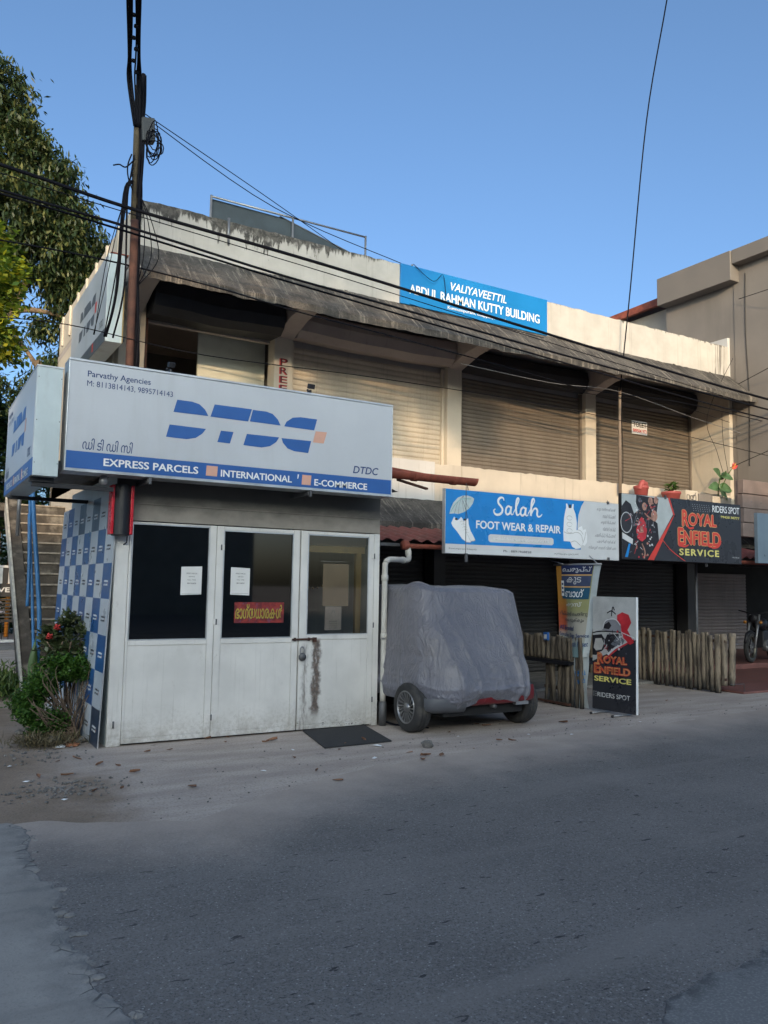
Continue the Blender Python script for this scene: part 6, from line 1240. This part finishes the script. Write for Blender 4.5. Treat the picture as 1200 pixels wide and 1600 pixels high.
# ================================================================== TREES
def tree(name, lab, loc, blobs, mat, per, k, sp, Ln, Wd, seed, limbs, droop=.6, inner=.6, sq=(1, 1, .85), r0=.3, grp=None):
    t = thing(name, lab, 'tree', loc, grp)
    C = np.concatenate([clumps(shell(c, r, max(6, int(per*r*r)), seed+i, inner, sq), k, sp, seed+50+i) for i, (c, r) in enumerate(blobs)])
    V, F = leafmesh(len(C), C, Ln, Wd, seed+99, droop); foliage('crown', V, F, mat, t)
    b = MB()
    for P in limbs: b.tube(spline([p[:3] for p in P], 5), list(np.linspace(P[0][3] if len(P[0]) > 3 else r0, .04, (len(P)-1)*5+1)), BARK, 9)
    b.build('trunk', t); return t
MB_ = [((-5.5, 24, 18.5), 3.6), ((-2.2, 23, 18.3), 2.6), ((-.6, 22.5, 18.5), 1.85), ((.35, 22.3, 16.9), 1.45), ((1.45, 22.2, 15.9), 1.45), ((-1.5, 22.5, 15.2), 2.3), ((.4, 22, 14.4), 1.9), ((2.35, 22.2, 14.7), 1.15), ((1.9, 22.3, 13.4), 1.4), ((3.4, 22.6, 13.5), 1.2), ((4.5, 23, 13.1), .95), ((-2.8, 23, 12.5), 2.2), ((2.9, 22.8, 12.2), 1.15), ((3.9, 23.4, 11.9), 1.1), ((-5.5, 24, 14), 3)]
MB2 = [((.6, 23, 11.9), .9), ((-.8, 23, 10.9), 1.1), ((.8, 23.5, 10.2), .9), ((2.2, 23.3, 10.9), .75), ((2.7, 23.6, 9.6), .8), ((1.9, 24, 8.6), .9), ((.3, 24, 8.7), 1.0), ((-1.6, 24, 8.4), 1.4), ((1.2, 24, 7.2), 1.2), ((3.0, 24, 8), .9)]
lim = [[(-1.6, 24, 0), (-1.5, 24, 4), (-1.2, 23.8, 7.5), (-.3, 23.4, 10), (1.0, 23, 12), (2.4, 22.8, 13)], [(-1.2, 23.8, 7), (-2.5, 23.6, 11), (-3.2, 23.4, 15), (-3.2, 23.2, 17.5)], [(-.6, 23.5, 9), (-.6, 23, 12.5), (-.2, 22.8, 15), (.2, 22.6, 17)],
       [(.3, 23.2, 10.5), (1.1, 22.9, 11.2), (2.1, 22.8, 11.3), (3.2, 22.9, 11.2)], [(.9, 23, 11.2), (1.5, 22.8, 12.4), (1.9, 22.7, 13.2)], [(3.3, 23.8, 7.4), (2.6, 23.5, 8.6), (1.8, 23.3, 9.6), (1.1, 23.2, 10.5)], [(1.9, 23.4, 9.6), (2.3, 23.4, 9.0), (2.4, 23.4, 8.0)]]
lim = [[tuple(p)+((.34 if i == 0 else .17),) if j == 0 else tuple(p)+(0,) for j, p in enumerate(L)] for i, L in enumerate(lim)]
tree('mango_tree', 'tall spreading dark tree rising above the building at the left', (-1.6, 24, 0), [(c, r) for c, r in MB_]+[(c, r*.72) for c, r in MB2], LF_MANGO, 78, 30, .20, .28, .045, 500, lim, .75, .55)
NB = [((-.7, 10.2, 8.7), .55), ((-.35, 10, 8.1), .45), ((-.7, 10, 7.6), .7), ((-.30, 10, 7.1), .42), ((-.8, 10, 6.6), .75), ((-1.8, 10.4, 7.6), 1.1), ((-.30, 10.1, 6.3), .38), ((-1.8, 10.4, 6), 1.2), ((-3, 11, 7), 1.4)]
tree('yellow_green_tree', 'sunlit yellow-green broad-leaved tree at the far left edge', (-1.6, 10.6, 0), NB, LF_YEL, 110, 15, .09, .18, .055, 800, [[(-1.6, 10.6, 0, .14), (-1.5, 10.5, 3, 0), (-1.3, 10.3, 5.5, 0), (-1.0, 10.2, 8, 0)], [(-1.4, 10.4, 5, .07), (-.9, 10.2, 6.2, 0), (-.5, 10, 7, 0)]], .1, .5)
DB = [((-.6, 13, 5.4), .9), ((.0, 13.2, 4.4), .8), ((-.9, 13, 3.9), 1.0), ((.5, 13.6, 5.2), .6), ((.4, 13.6, 3.4), .7), ((-1.8, 13, 4.8), 1.2), ((-.3, 13.4, 2.9), .7), ((1.0, 14.6, 5.6), .7), ((-2.5, 13, 3.6), 1.2)]
tree('broadleaf_tree', 'dark green leafy tree behind the side courier sign and gate', (-.7, 13.2, 0), DB, LF_DARK, 95, 15, .10, .19, .06, 1100, [[(-.7, 13.2, 0, .12), (-.6, 13.2, 2.4, 0), (-.5, 13.2, 4.8, 0)], [(-.6, 13.2, 2.2, .07), (.1, 13.3, 3.6, 0), (.5, 13.5, 5, 0)]], .2, .5)
BB = [((-3+1.25*i, 19+1.5*math.sin(i*2.1), 1.9+1.3*math.sin(i*1.7)), 1.35) for i in range(6)]+[((-2+1.3*i, 20, 4.6+.6*math.sin(i*2)), 1.3) for i in range(5)]
tree('background_tree', 'dark mass of foliage of a tree low behind the striped gate and stair', (.2, 20, 0), BB, LF_DARK, 60, 15, .15, .26, .07, 1400, [[(.2, 20, 0, .14), (.3, 20, 2, 0), (.4, 20, 4.5, 0)]], .2, .5)
# unseen tree across the road, crown lobes shaped to shade and dapple the left facade
FB = [((-15.2, -32, 14.95), 1.15), ((-14.0, -32.3, 15.0), 1.2), ((-16.2, -32.6, 14.9), 1.1), ((-13.1, -32, 14.95), 1.0), ((-14.6, -32, 16.4), 1.7), ((-17.5, -31.8, 13.25), .8), ((-17.2, -32, 14.4), .9), ((-13.3, -31.6, 13.0), .42), ((-12.5, -31.6, 12.5), .40), ((-14.6, -31.6, 12.75), .35), ((-11.7, -31.6, 13.2), .35), ((-10.6, -31.6, 12.9), .55), ((-13.9, -31.6, 12.2), .3)]
tree('shade_tree', 'unseen tree behind the photographer, crown shaped to shade the left facade', (-14.2, -30.4, 0), FB, LF_DARK, 60, 16, .18, .32, .09, 1700, [[(-14.2, -30.4, 0, .25), (-14.2, -30.8, 7, 0), (-14.3, -31.5, 13, 0), (-14.3, -32, 16, 0)], [(-14.2, -31, 11, .12), (-15.4, -32, 14.4, 0)], [(-14.2, -31, 11.5, .12), (-12.8, -32, 15, 0)]], .2, .4)
